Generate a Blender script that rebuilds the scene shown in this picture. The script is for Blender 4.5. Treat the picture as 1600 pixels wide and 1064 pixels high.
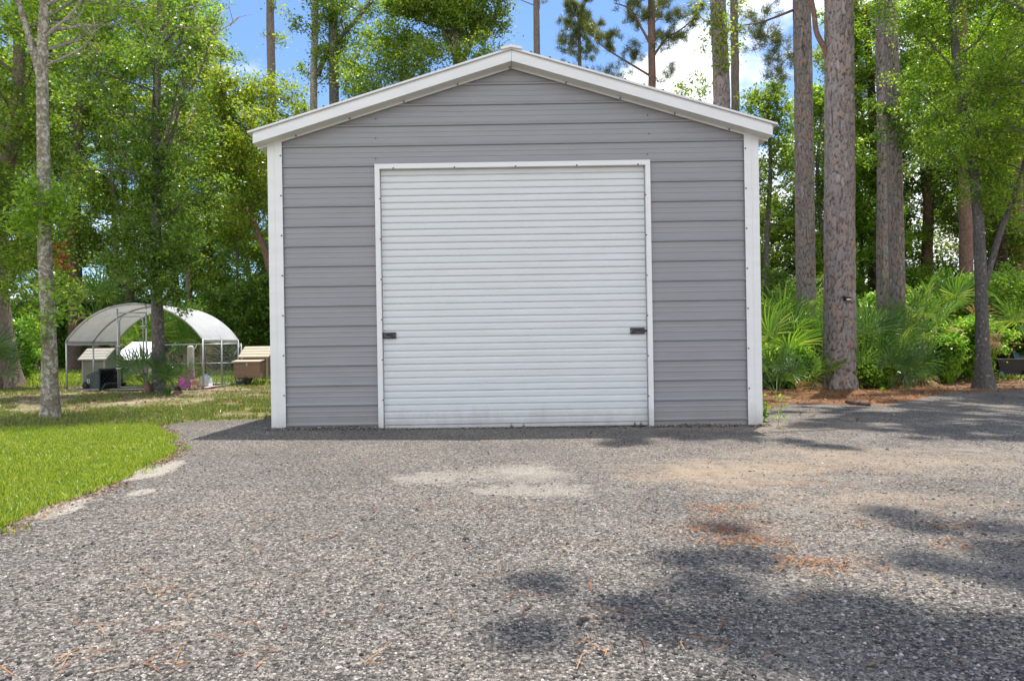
import bpy, math, random
import numpy as np
from mathutils import Vector, Matrix

R = math.radians
for o in list(bpy.data.objects):
    bpy.data.objects.remove(o, do_unlink=True)
sc = bpy.context.scene
col = sc.collection

# ------------------------------------------------------------------ camera
CAM_H, F, ROLL = 0.95, 1067.0, R(0.9)
cd = bpy.data.cameras.new('camera')
cam = bpy.data.objects.new('camera', cd)
col.objects.link(cam)
cd.sensor_width = 36.0
cd.lens = 24.0
cd.shift_y = 0.005
cd.clip_start = 0.05
cd.clip_end = 2000
cam.matrix_world = Matrix.Translation((0, 0, CAM_H)) @ Matrix.Rotation(R(90), 4, 'X') @ Matrix.Rotation(-ROLL, 4, 'Z')
sc.camera = cam

# ------------------------------------------------------------------ light
SUN = Vector((0.12, 0.19, 1.0)).normalized()
SUN_EL = math.asin(SUN.z)
SUN_ROT = math.atan2(SUN.x, SUN.y)
SKY_STRENGTH, SUN_STRENGTH, EXPOSURE = 0.15, 3.5, 1.06
world = bpy.data.worlds.new('World')
sc.world = world
world.use_nodes = True
nt = world.node_tree
nt.nodes.clear()
N = nt.nodes.new
wo = N('ShaderNodeOutputWorld')
bg = N('ShaderNodeBackground')
bg.inputs['Strength'].default_value = SKY_STRENGTH
sky = N('ShaderNodeTexSky')
sky.sky_type = 'NISHITA'
sky.sun_disc = False
sky.sun_elevation = SUN_EL
sky.sun_rotation = SUN_ROT
sky.air_density = 1.0
sky.dust_density = 0.6
sky.ozone_density = 2.0
tc = N('ShaderNodeTexCoord')
mp = N('ShaderNodeMapping')
mp.inputs['Scale'].default_value = (1.0, 1.0, 2.1)
mp.inputs['Location'].default_value = (3.3, 1.2, 0.0)
nz = N('ShaderNodeTexNoise')
nz.inputs['Scale'].default_value = 2.6
nz.inputs['Detail'].default_value = 9.0
nz.inputs['Roughness'].default_value = 0.52
cr = N('ShaderNodeValToRGB')
cr.color_ramp.elements[0].position = 0.55
cr.color_ramp.elements[1].position = 0.64
mx = N('ShaderNodeMixRGB')
mx.inputs['Color2'].default_value = (5.6, 5.75, 6.0, 1)
gain = N('ShaderNodeMixRGB')
gain.blend_type = 'MULTIPLY'
gain.inputs['Fac'].default_value = 1.0
gain.inputs['Color2'].default_value = (0.53, 0.63, 0.77, 1)
L = nt.links.new
L(tc.outputs['Generated'], mp.inputs['Vector'])
L(mp.outputs['Vector'], nz.inputs['Vector'])
# broken cloud, thicker towards the horizon; unseen cloud behind the camera added for fill light
sep = N('ShaderNodeSeparateXYZ')
L(tc.outputs['Generated'], sep.inputs[0])


def wmath(op, a, b, clamp=False):
    m = N('ShaderNodeMath')
    m.operation = op
    m.use_clamp = clamp
    for i, v in enumerate((a, b)):
        if isinstance(v, (int, float)):
            m.inputs[i].default_value = v
        else:
            L(v, m.inputs[i])
    return m.outputs[0]


low = wmath('MULTIPLY', wmath('SUBTRACT', 0.34, sep.outputs[2], True), 0.62)
south_fill = wmath('MULTIPLY', wmath('SUBTRACT', 0.15, sep.outputs[1], True), 0.22)
# one cumulus bank standing north-north-east
cx_ = wmath('MULTIPLY', wmath('SUBTRACT', sep.outputs[0], 0.19), 0.85)
cz_ = wmath('MULTIPLY', wmath('SUBTRACT', sep.outputs[2], 0.345), 2.2)
cdist = wmath('SQRT', wmath('ADD', wmath('MULTIPLY', cx_, cx_), wmath('MULTIPLY', cz_, cz_)), 0.0)
north = wmath('GREATER_THAN', sep.outputs[1], 0.0)
puff = wmath('MULTIPLY', wmath('MULTIPLY', wmath('SUBTRACT', 0.17, cdist, True), 1.35), north)
dens = wmath('ADD', wmath('ADD', nz.outputs['Fac'], puff), wmath('ADD', low, south_fill))
L(dens, cr.inputs['Fac'])
L(cr.outputs['Color'], mx.inputs['Fac'])
L(sky.outputs['Color'], gain.inputs['Color1'])
L(gain.outputs['Color'], mx.inputs['Color1'])
L(mx.outputs['Color'], bg.inputs['Color'])
L(bg.outputs['Background'], wo.inputs['Surface'])

sd = bpy.data.lights.new('sun', 'SUN')
sd.energy = SUN_STRENGTH
sd.angle = R(0.45)
sd.color = (1.0, 0.955, 0.88)
so = bpy.data.objects.new('sun', sd)
so.rotation_euler = (-SUN).to_track_quat('-Z', 'Y').to_euler()
so.location = (5, 5, 40)
col.objects.link(so)

sc.view_settings.view_transform = 'Standard'
sc.view_settings.look = 'None'
sc.view_settings.gamma = 1.0
sc.view_settings.use_curve_mapping = False
sc.view_settings.exposure = EXPOSURE
sc.render.engine = 'CYCLES'
sc.cycles.max_bounces = 8
sc.cycles.diffuse_bounces = 4
sc.cycles.glossy_bounces = 2
sc.cycles.transmission_bounces = 4
sc.cycles.transparent_max_bounces = 4
sc.cycles.use_denoising = True
sc.cycles.sample_clamp_indirect = 6.0

# ------------------------------------------------------------------ geometry helpers
CR, SR = math.cos(ROLL), math.sin(ROLL)


def uv(px, py):
    dx, dy = px - 800.0, py - 532.0
    return dx * CR - dy * SR, dx * SR + dy * CR


def at(px, py, D):
    u, v = uv(px, py)
    return Vector((u / F * D, D, CAM_H - (v - 8.0) / F * D))


SLOPE = -0.008


def gz(x, y=0.0):
    return SLOPE * x


def gpt(px, py):
    u, v = uv(px, py)
    D = CAM_H * F / max(6.0, (v - 8.0) + SLOPE * u)
    x = u / F * D
    return Vector((x, D, gz(x)))


def gat(px, D):
    u, _ = uv(px, 560)
    x = u / F * D
    return Vector((x, D, gz(x)))


def mesh_np(name, verts, faces, mat, smooth=False, midx=None, attrs=None):
    verts = np.asarray(verts, dtype=np.float32)
    faces = np.asarray(faces, dtype=np.int32)
    me = bpy.data.meshes.new(name)
    n, k = faces.shape
    me.vertices.add(len(verts))
    me.vertices.foreach_set('co', verts.ravel())
    me.loops.add(n * k)
    me.loops.foreach_set('vertex_index', faces.ravel())
    me.polygons.add(n)
    me.polygons.foreach_set('loop_start', np.arange(0, n * k, k, dtype=np.int32))
    me.polygons.foreach_set('loop_total', np.full(n, k, dtype=np.int32))
    mats = mat if isinstance(mat, (list, tuple)) else [mat]
    for m in mats:
        me.materials.append(m)
    if midx is not None:
        me.polygons.foreach_set('material_index', np.asarray(midx, dtype=np.int32))
    if smooth:
        me.polygons.foreach_set('use_smooth', np.ones(n, dtype=bool))
    if attrs:
        for an, av in attrs.items():
            a = me.attributes.new(an, 'FLOAT', 'POINT')
            a.data.foreach_set('value', np.asarray(av, dtype=np.float32))
    me.update(calc_edges=True)
    return me


def obj(name, me, parent=None, loc=None):
    o = bpy.data.objects.new(name, me)
    col.objects.link(o)
    if parent is not None:
        o.parent = parent
    if loc is not None:
        o.location = loc
    return o


def tag(o, label=None, cat=None, group=None, kind=None):
    if label:
        o['label'] = label
    if cat:
        o['category'] = cat
    if group:
        o['group'] = group
    if kind:
        o['kind'] = kind
    return o


def thing(name, label, cat, loc=(0, 0, 0), rz=0.0, group=None):
    o = bpy.data.objects.new(name, None)
    o.empty_display_size = 0.2
    col.objects.link(o)
    o.location = loc
    o.rotation_euler = (0, 0, rz)
    return tag(o, label, cat, group)


class MB:
    """collects simple shapes, builds one mesh"""

    def __init__(self):
        self.v, self.f, self.m = [], [], []

    def quad(self, a, b, c, d, m=0):
        n = len(self.v)
        self.v += [tuple(a), tuple(b), tuple(c), tuple(d)]
        self.f.append((n, n + 1, n + 2, n + 3))
        self.m.append(m)

    def poly(self, pts, m=0):
        n = len(self.v)
        self.v += [tuple(p) for p in pts]
        self.f.append(tuple(range(n, n + len(pts))))
        self.m.append(m)

    def hexa(self, p, m=0):
        n = len(self.v)
        self.v += [tuple(q) for q in p]
        for f in ((0, 3, 2, 1), (4, 5, 6, 7), (0, 1, 5, 4), (1, 2, 6, 5), (2, 3, 7, 6), (3, 0, 4, 7)):
            self.f.append(tuple(n + i for i in f))
            self.m.append(m)

    def box(self, x0, x1, y0, y1, z0, z1, m=0):
        self.hexa([(x0, y0, z0), (x1, y0, z0), (x1, y1, z0), (x0, y1, z0),
                   (x0, y0, z1), (x1, y0, z1), (x1, y1, z1), (x0, y1, z1)], m)

    def tube(self, pts, r, n=8, m=0, caps=True):
        pts = [Vector(p) for p in pts]
        rs = r if isinstance(r, (list, tuple)) else [r] * len(pts)
        rings = []
        up = Vector((0.13, 0.21, 0.97))
        for i, p in enumerate(pts):
            d = (pts[min(i + 1, len(pts) - 1)] - pts[max(i - 1, 0)]).normalized()
            a = d.cross(up)
            if a.length < 1e-3:
                a = d.cross(Vector((1, 0, 0)))
            a.normalize()
            b = d.cross(a)
            base = len(self.v)
            for k in range(n):
                t = 2 * math.pi * k / n
                self.v.append(tuple(p + (a * math.cos(t) + b * math.sin(t)) * rs[i]))
            rings.append(base)
        for i in range(len(pts) - 1):
            for k in range(n):
                k2 = (k + 1) % n
                self.f.append((rings[i] + k, rings[i] + k2, rings[i + 1] + k2, rings[i + 1] + k))
                self.m.append(m)
        if caps:
            self.f.append(tuple(rings[0] + k for k in reversed(range(n))))
            self.m.append(m)
            self.f.append(tuple(rings[-1] + k for k in range(n)))
            self.m.append(m)

    def lathe(self, prof, n=20, m=0, axis='Z', c=(0, 0, 0)):
        base = len(self.v)
        for (r, h) in prof:
            for k in range(n):
                t = 2 * math.pi * k / n
                a, b = r * math.cos(t), r * math.sin(t)
                p = {'Z': (a, b, h), 'X': (h, a, b), 'Y': (a, h, b)}[axis]
                self.v.append((p[0] + c[0], p[1] + c[1], p[2] + c[2]))
        for i in range(len(prof) - 1):
            for k in range(n):
                k2 = (k + 1) % n
                self.f.append((base + i * n + k, base + i * n + k2, base + (i + 1) * n + k2, base + (i + 1) * n + k))
                self.m.append(m)
        self.f.append(tuple(base + k for k in range(n)))
        self.m.append(m)
        self.f.append(tuple(base + (len(prof) - 1) * n + k for k in range(n)))
        self.m.append(m)

    def build(self, name, mat, parent=None, smooth=False, bevel=0.0, loc=None):
        me = bpy.data.meshes.new(name)
        me.from_pydata(self.v, [], self.f)
        for m in (mat if isinstance(mat, (list, tuple)) else [mat]):
            me.materials.append(m)
        me.polygons.foreach_set('material_index', self.m)
        if smooth:
            me.polygons.foreach_set('use_smooth', [True] * len(self.f))
        me.update()
        o = obj(name, me, parent, loc)
        if bevel:
            b = o.modifiers.new('bevel', 'BEVEL')
            b.width = bevel
            b.segments = 2
            b.limit_method = 'ANGLE'
        return o


# ------------------------------------------------------------------ materials
def nodes_of(name):
    m = bpy.data.materials.new(name)
    m.use_nodes = True
    t = m.node_tree
    b = t.nodes.get('Principled BSDF')
    return m, t, b


def ramp(t, fac, stops, interp='LINEAR'):
    r = t.nodes.new('ShaderNodeValToRGB')
    r.color_ramp.interpolation = interp
    while len(r.color_ramp.elements) < len(stops):
        r.color_ramp.elements.new(0.5)
    for e, (p, c) in zip(r.color_ramp.elements, stops):
        e.position = p
        e.color = (c[0], c[1], c[2], 1)
    t.links.new(fac, r.inputs['Fac'])
    return r.outputs['Color']


def noise(t, vec, scale, detail=5, rough=0.55, dist=0.0):
    n = t.nodes.new('ShaderNodeTexNoise')
    n.inputs['Scale'].default_value = scale
    n.inputs['Detail'].default_value = detail
    n.inputs['Roughness'].default_value = rough
    n.inputs['Distortion'].default_value = dist
    t.links.new(vec, n.inputs['Vector'])
    return n.outputs['Fac']


def coords(t, scale=(1, 1, 1), which='Object', loc=(0, 0, 0)):
    c = t.nodes.new('ShaderNodeTexCoord')
    m = t.nodes.new('ShaderNodeMapping')
    m.inputs['Scale'].default_value = scale
    m.inputs['Location'].default_value = loc
    t.links.new(c.outputs[which], m.inputs['Vector'])
    return m.outputs['Vector']


def mixc(t, fac, a, b, mode='MIX'):
    m = t.nodes.new('ShaderNodeMixRGB')
    m.blend_type = mode
    for sock, v in ((m.inputs['Fac'], fac), (m.inputs['Color1'], a), (m.inputs['Color2'], b)):
        if hasattr(v, 'links') or hasattr(v, 'is_output'):
            t.links.new(v, sock)
        elif isinstance(v, (int, float)):
            sock.default_value = v
        else:
            sock.default_value = (v[0], v[1], v[2], 1)
    return m.outputs['Color']


def math_(t, op, a, b=None, c=None, clamp=False):
    m = t.nodes.new('ShaderNodeMath')
    m.operation = op
    m.use_clamp = clamp
    for i, v in enumerate((a, b, c)):
        if v is None:
            continue
        if isinstance(v, (int, float)):
            m.inputs[i].default_value = v
        else:
            t.links.new(v, m.inputs[i])
    return m.outputs[0]


def bump(t, b, h, strength=0.5, dist=0.01):
    n = t.nodes.new('ShaderNodeBump')
    n.inputs['Strength'].default_value = strength
    n.inputs['Distance'].default_value = dist
    t.links.new(h, n.inputs['Height'])
    t.links.new(n.outputs['Normal'], b.inputs['Normal'])


def simple(name, c, rough=0.5, metal=0.0, var=0.12, scale=6.0, bmp=0.0, spec=0.5, stretch=(1, 1, 1)):
    m, t, b = nodes_of(name)
    v = coords(t, stretch)
    f = noise(t, v, scale, 6, 0.6)
    lo = [x * (1 - var) for x in c]
    hi = [min(1, x * (1 + var)) for x in c]
    t.links.new(ramp(t, f, [(0.3, lo), (0.7, hi)]), b.inputs['Base Color'])
    b.inputs['Roughness'].default_value = rough
    b.inputs['Metallic'].default_value = metal
    b.inputs['Specular IOR Level'].default_value = spec
    if bmp:
        bump(t, b, noise(t, v, scale * 8, 4), bmp, 0.004)
    return m


def leaf_mat(name, cols, trans=0.42, tcol=None, rough=0.36, boost=1.0):
    m, t, b = nodes_of(name)
    g = t.nodes.new('ShaderNodeNewGeometry')
    k = len(cols)
    if boost != 1.0:
        cols = [(c_[0] * boost * 1.2, c_[1] * boost, c_[2] * boost) for c_ in cols]
    c = ramp(t, g.outputs['Random Per Island'], [(i / (k - 1), cols[i]) for i in range(k)])
    t.links.new(c, b.inputs['Base Color'])
    b.inputs['Roughness'].default_value = rough
    b.inputs['Specular IOR Level'].default_value = 0.5 if rough < 0.6 else 0.1
    tr = t.nodes.new('ShaderNodeBsdfTranslucent')
    tcx = tcol or (2.5, 2.25, 0.8)
    t.links.new(mixc(t, 1.0, c, tcx, 'MULTIPLY'), tr.inputs['Color'])
    ms = t.nodes.new('ShaderNodeMixShader')
    ms.inputs['Fac'].default_value = trans
    out = t.nodes.get('Material Output')
    t.links.new(b.outputs['BSDF'], ms.inputs[1])
    t.links.new(tr.outputs['BSDF'], ms.inputs[2])
    t.links.new(ms.outputs['Shader'], out.inputs['Surface'])
    return m


M = {}
M['leaf_oak'] = leaf_mat('oak_leaf', [(0.04, 0.10, 0.016), (0.075, 0.165, 0.022), (0.12, 0.225, 0.03), (0.19, 0.29, 0.045)], boost=1.12)
M['leaf_dark'] = leaf_mat('dark_leaf', [(0.03, 0.085, 0.016), (0.055, 0.135, 0.024), (0.09, 0.19, 0.032), (0.14, 0.25, 0.045)], 0.4, boost=1.12)
M['leaf_shade'] = leaf_mat('shade_darkened_leaf', [(0.022, 0.062, 0.012), (0.04, 0.10, 0.018), (0.065, 0.14, 0.026)], 0.32)  # leaf colours darkened to paint in the shade depth of the back wood
M['leaf_yellow'] = leaf_mat('yellow_green_leaf', [(0.05, 0.11, 0.016), (0.095, 0.18, 0.024), (0.15, 0.25, 0.034), (0.24, 0.33, 0.055)], boost=1.12)
M['leaf_bright'] = leaf_mat('bright_leaf', [(0.055, 0.15, 0.018), (0.095, 0.22, 0.026), (0.14, 0.28, 0.036), (0.21, 0.35, 0.05)], 0.45, boost=1.12)
M['leaf_shrub'] = leaf_mat('shrub_leaf', [(0.04, 0.12, 0.02), (0.065, 0.18, 0.028), (0.10, 0.24, 0.04), (0.20, 0.3, 0.05)], 0.42, boost=1.5)
M['needle'] = leaf_mat('pine_needle', [(0.05, 0.09, 0.018), (0.085, 0.13, 0.025), (0.13, 0.17, 0.035), (0.20, 0.17, 0.05)], 0.25)
M['moss'] = leaf_mat('hanging_moss', [(0.24, 0.25, 0.2), (0.32, 0.33, 0.27), (0.4, 0.41, 0.34)], 0.25, (1.0, 1.0, 0.9))
M['deadleaf'] = leaf_mat('dead_leaf', [(0.22, 0.09, 0.03), (0.32, 0.14, 0.05), (0.4, 0.2, 0.08)], 0.3, (1.2, 1.0, 0.8), rough=0.85)
M['palmetto'] = leaf_mat('palmetto_frond', [(0.06, 0.15, 0.028), (0.09, 0.21, 0.035), (0.14, 0.28, 0.05), (0.25, 0.37, 0.08)], 0.42, (1.7, 1.6, 0.7), 0.38, boost=1.12)
M['palm_dark'] = leaf_mat('deep_green_frond', [(0.035, 0.10, 0.026), (0.06, 0.15, 0.036), (0.10, 0.21, 0.05)], 0.34, (1.7, 1.6, 0.7), 0.38, boost=1.12)
M['palm_dry'] = leaf_mat('dry_frond', [(0.28, 0.17, 0.07), (0.38, 0.26, 0.12), (0.42, 0.33, 0.17)], 0.3, (1.2, 1.05, 0.8))
M['blade'] = leaf_mat('lawn_blade', [(0.05, 0.11, 0.012), (0.115, 0.205, 0.016), (0.195, 0.30, 0.022), (0.30, 0.39, 0.035), (0.46, 0.48, 0.16)], 0.42, (2.0, 1.75, 0.6))
M['blade_dry'] = leaf_mat('sparse_blade', [(0.06, 0.11, 0.018), (0.11, 0.18, 0.026), (0.18, 0.23, 0.045), (0.30, 0.27, 0.11)], 0.38, (1.6, 1.5, 0.7))
M['straw'] = leaf_mat('pine_straw_needle', [(0.17, 0.06, 0.02), (0.27, 0.10, 0.035), (0.36, 0.16, 0.06), (0.40, 0.24, 0.11)], 0.1, (1.2, 1.0, 0.8), rough=0.85)
M['litter'] = leaf_mat('leaf_litter', [(0.10, 0.06, 0.035), (0.18, 0.11, 0.06), (0.26, 0.17, 0.09), (0.33, 0.24, 0.15)], 0.15, (1.2, 1.0, 0.8), rough=0.85)


def bark_pine():
    m, t, b = nodes_of('pine_bark')
    a = t.nodes.new('ShaderNodeAttribute')
    a.attribute_name = 'tone'
    p = t.nodes.new('ShaderNodeAttribute')
    p.attribute_name = 'plate'
    c = ramp(t, a.outputs['Fac'], [(0.0, (0.155, 0.135, 0.125)), (0.35, (0.225, 0.203, 0.192)), (0.72, (0.265, 0.238, 0.226)), (0.82, (0.33, 0.20, 0.135)), (0.91, (0.28, 0.20, 0.155)), (1.0, (0.38, 0.37, 0.36))])
    v = coords(t, (1, 1, 0.5))
    f = noise(t, v, 46, 8, 0.72)
    c2 = mixc(t, 0.4, c, ramp(t, f, [(0.3, (0.10, 0.075, 0.07)), (0.7, (0.48, 0.42, 0.39))]))
    c3 = mixc(t, math_(t, 'MULTIPLY', p.outputs['Fac'], 1.0, clamp=True), (0.05, 0.037, 0.032), c2)
    t.links.new(c3, b.inputs['Base Color'])
    b.inputs['Roughness'].default_value = 0.9
    b.inputs['Specular IOR Level'].default_value = 0.2
    bump(t, b, f, 0.7, 0.012)
    return m


def bark(name, lo, hi, blotch=None, blotch_amt=0.5, stretch=(1, 1, 0.35), green=None):
    m, t, b = nodes_of(name)
    v = coords(t, stretch)
    f = noise(t, v, 26, 7, 0.68)
    c = ramp(t, f, [(0.3, lo), (0.7, hi)])
    if blotch:
        v2 = coords(t, (1, 1, 0.9))
        g = noise(t, v2, 17, 8, 0.7, 0.6)
        k = ramp(t, g, [(blotch_amt - 0.03, (0, 0, 0)), (blotch_amt + 0.05, (1, 1, 1))])
        c = mixc(t, k, c, blotch)
    if green:
        v3 = coords(t, (1, 1, 0.3), 'Object')
        s = t.nodes.new('ShaderNodeSeparateXYZ')
        t.links.new(v3, s.inputs[0])
        g2 = noise(t, v, 6, 5)
        k2 = ramp(t, g2, [(0.45, (0, 0, 0)), (0.7, (1, 1, 1))])
        c = mixc(t, math_(t, 'MULTIPLY', k2, 0.55), c, green)
    t.links.new(c, b.inputs['Base Color'])
    b.inputs['Roughness'].default_value = 0.9
    b.inputs['Specular IOR Level'].default_value = 0.2
    bump(t, b, f, 0.9, 0.02)
    return m


M['bark_pine'] = bark_pine()
M['bark_lichen'] = bark('lichen_bark', (0.12, 0.098, 0.075), (0.30, 0.255, 0.205), (0.47, 0.45, 0.39), 0.52, (1, 1, 1.1), (0.16, 0.17, 0.09))
M['bark_oak'] = bark('oak_bark', (0.09, 0.07, 0.055), (0.26, 0.21, 0.17), (0.32, 0.30, 0.27), 0.62, (1, 1, 0.3))
M['bark_grey'] = bark('grey_oak_bark', (0.055, 0.048, 0.045), (0.17, 0.155, 0.145), (0.36, 0.35, 0.34), 0.6, (1, 1, 0.5))
M['bark_dark'] = bark('dark_bark', (0.05, 0.035, 0.028), (0.13, 0.09, 0.07), None, 0.5, (1, 1, 0.3))
M['bark_red'] = bark('reddish_bark', (0.09, 0.055, 0.042), (0.27, 0.17, 0.13), (0.30, 0.25, 0.22), 0.6, (1, 1, 0.35))
M['deadwood'] = bark('dead_wood', (0.20, 0.17, 0.14), (0.42, 0.38, 0.33), None, 0.5, (1, 1, 0.4))


def painted(name, c, rough=0.38, grime=0.08):
    m, t, b = nodes_of(name)
    v = coords(t, (0.6, 1, 2.5))
    f = noise(t, v, 3.0, 6, 0.6)
    lo = [x * (1 - grime) for x in c]
    base = ramp(t, f, [(0.3, lo), (0.65, c)])
    # dust splashed up by rain along the foot of the walls
    sp = t.nodes.new('ShaderNodeSeparateXYZ')
    t.links.new(coords(t), sp.inputs[0])
    sn = noise(t, coords(t, (1, 1, 0.35)), 5.5, 7, 0.7)
    hgt = math_(t, 'SUBTRACT', math_(t, 'ADD', 0.02, math_(t, 'MULTIPLY', sn, 0.42)), sp.outputs[2])
    k = math_(t, 'MULTIPLY', math_(t, 'MULTIPLY', hgt, 4.0, clamp=True), 0.5)
    base = mixc(t, k, base, (0.22, 0.185, 0.15))
    t.links.new(base, b.inputs['Base Color'])
    b.inputs['Roughness'].default_value = rough
    b.inputs['Specular IOR Level'].default_value = 0.45
    bump(t, b, noise(t, coords(t, (0.5, 1, 1.5)), 2.2, 3), 0.25, 0.02)
    return m


M['white_metal'] = painted('white_painted_steel', (0.70, 0.71, 0.715))
M['curtain'] = painted('white_door_steel', (0.60, 0.625, 0.64), 0.33, 0.06)
M['grey_metal'] = painted('grey_painted_steel', (0.255, 0.259, 0.276), 0.36, 0.08)
M['dark_steel'] = simple('dark_steel', (0.035, 0.036, 0.038), 0.5, 0.3, 0.3, 40)
M['latch_steel'] = simple('latch_steel', (0.12, 0.125, 0.13), 0.4, 0.6, 0.3, 40)
M['rubber'] = simple('black_rubber', (0.015, 0.015, 0.016), 0.8)
M['screw'] = simple('screw_head', (0.10, 0.10, 0.11), 0.5, 0.4)
M['concrete'] = simple('concrete', (0.33, 0.31, 0.29), 0.9, 0, 0.2, 5, 0.4)
M['galv'] = simple('galvanized_steel', (0.42, 0.43, 0.43), 0.45, 0.6, 0.15, 20)
def tarp_mat():
    m, t, b = nodes_of('silver_tarp')
    v = coords(t)
    c = ramp(t, noise(t, v, 3, 5), [(0.3, (0.46, 0.46, 0.475)), (0.7, (0.56, 0.56, 0.575))])
    t.links.new(c, b.inputs['Base Color'])
    b.inputs['Roughness'].default_value = 0.6
    bump(t, b, noise(t, coords(t, (1, 0.5, 1)), 5, 4, 0.6), 0.35, 0.03)
    tr = t.nodes.new('ShaderNodeBsdfTranslucent')
    t.links.new(c, tr.inputs['Color'])
    ms = t.nodes.new('ShaderNodeMixShader')
    ms.inputs['Fac'].default_value = 0.25
    t.links.new(b.outputs['BSDF'], ms.inputs[1])
    t.links.new(tr.outputs['BSDF'], ms.inputs[2])
    t.links.new(ms.outputs['Shader'], t.nodes.get('Material Output').inputs['Surface'])
    return m


M['tarp'] = tarp_mat()
M['coop_green'] = simple('weathered_green_board', (0.20, 0.20, 0.165), 0.8, 0, 0.2, 8, 0.3, stretch=(0.2, 1, 4))
M['coop_brown'] = simple('brown_board', (0.27, 0.17, 0.115), 0.75, 0, 0.18, 8, 0.3, stretch=(0.2, 1, 4))
M['coop_cream'] = simple('cream_board', (0.44, 0.37, 0.28), 0.75, 0, 0.15, 8, 0.3, stretch=(0.2, 1, 4))
M['coop_tan'] = simple('pale_board', (0.33, 0.31, 0.27), 0.75, 0, 0.15, 8, 0.3, stretch=(0.2, 1, 4))
M['white_panel'] = simple('white_panel', (0.74, 0.76, 0.79), 0.5, 0, 0.05, 4)
M['grey_panel'] = simple('grey_panel', (0.34, 0.33, 0.32), 0.7, 0, 0.15, 6)
M['bin'] = simple('dark_green_plastic', (0.012, 0.03, 0.03), 0.45, 0, 0.25, 8)
M['bin_in'] = simple('black_plastic', (0.010, 0.013, 0.016), 0.6)
M['bin_mark'] = simple('worn_white_print', (0.45, 0.47, 0.48), 0.7, 0, 0.4, 60)
M['pink'] = simple('magenta_plastic', (0.62, 0.09, 0.42), 0.45, 0, 0.3, 9)
M['feeder'] = simple('milky_plastic', (0.60, 0.63, 0.63), 0.4)
M['red'] = simple('red_plastic', (0.42, 0.03, 0.06), 0.45)
M['post'] = simple('pale_post_wood', (0.62, 0.55, 0.50), 0.8, 0, 0.2, 7, 0.3, stretch=(1, 1, 0.3))
M['cart'] = simple('charcoal_plastic', (0.045, 0.043, 0.045), 0.55, 0, 0.2, 9)
M['cart_rim'] = simple('dusty_plastic', (0.13, 0.145, 0.145), 0.55, 0, 0.2, 9)
M['wood'] = simple('tool_handle_wood', (0.48, 0.24, 0.09), 0.6, 0, 0.15, 14)
M['blue_tarp'] = simple('slate_blue_sheet', (0.10, 0.16, 0.21), 0.55, 0, 0.2, 6)
M['black_plastic'] = simple('black_case', (0.012, 0.012, 0.013), 0.5)
M['cream_face'] = simple('cream_face', (0.62, 0.55, 0.33), 0.5)
M['feather'] = simple('speckled_feather', (0.045, 0.045, 0.05), 0.8, 0, 0.9, 45)
M['comb'] = simple('red_comb', (0.35, 0.03, 0.02), 0.6)


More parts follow.
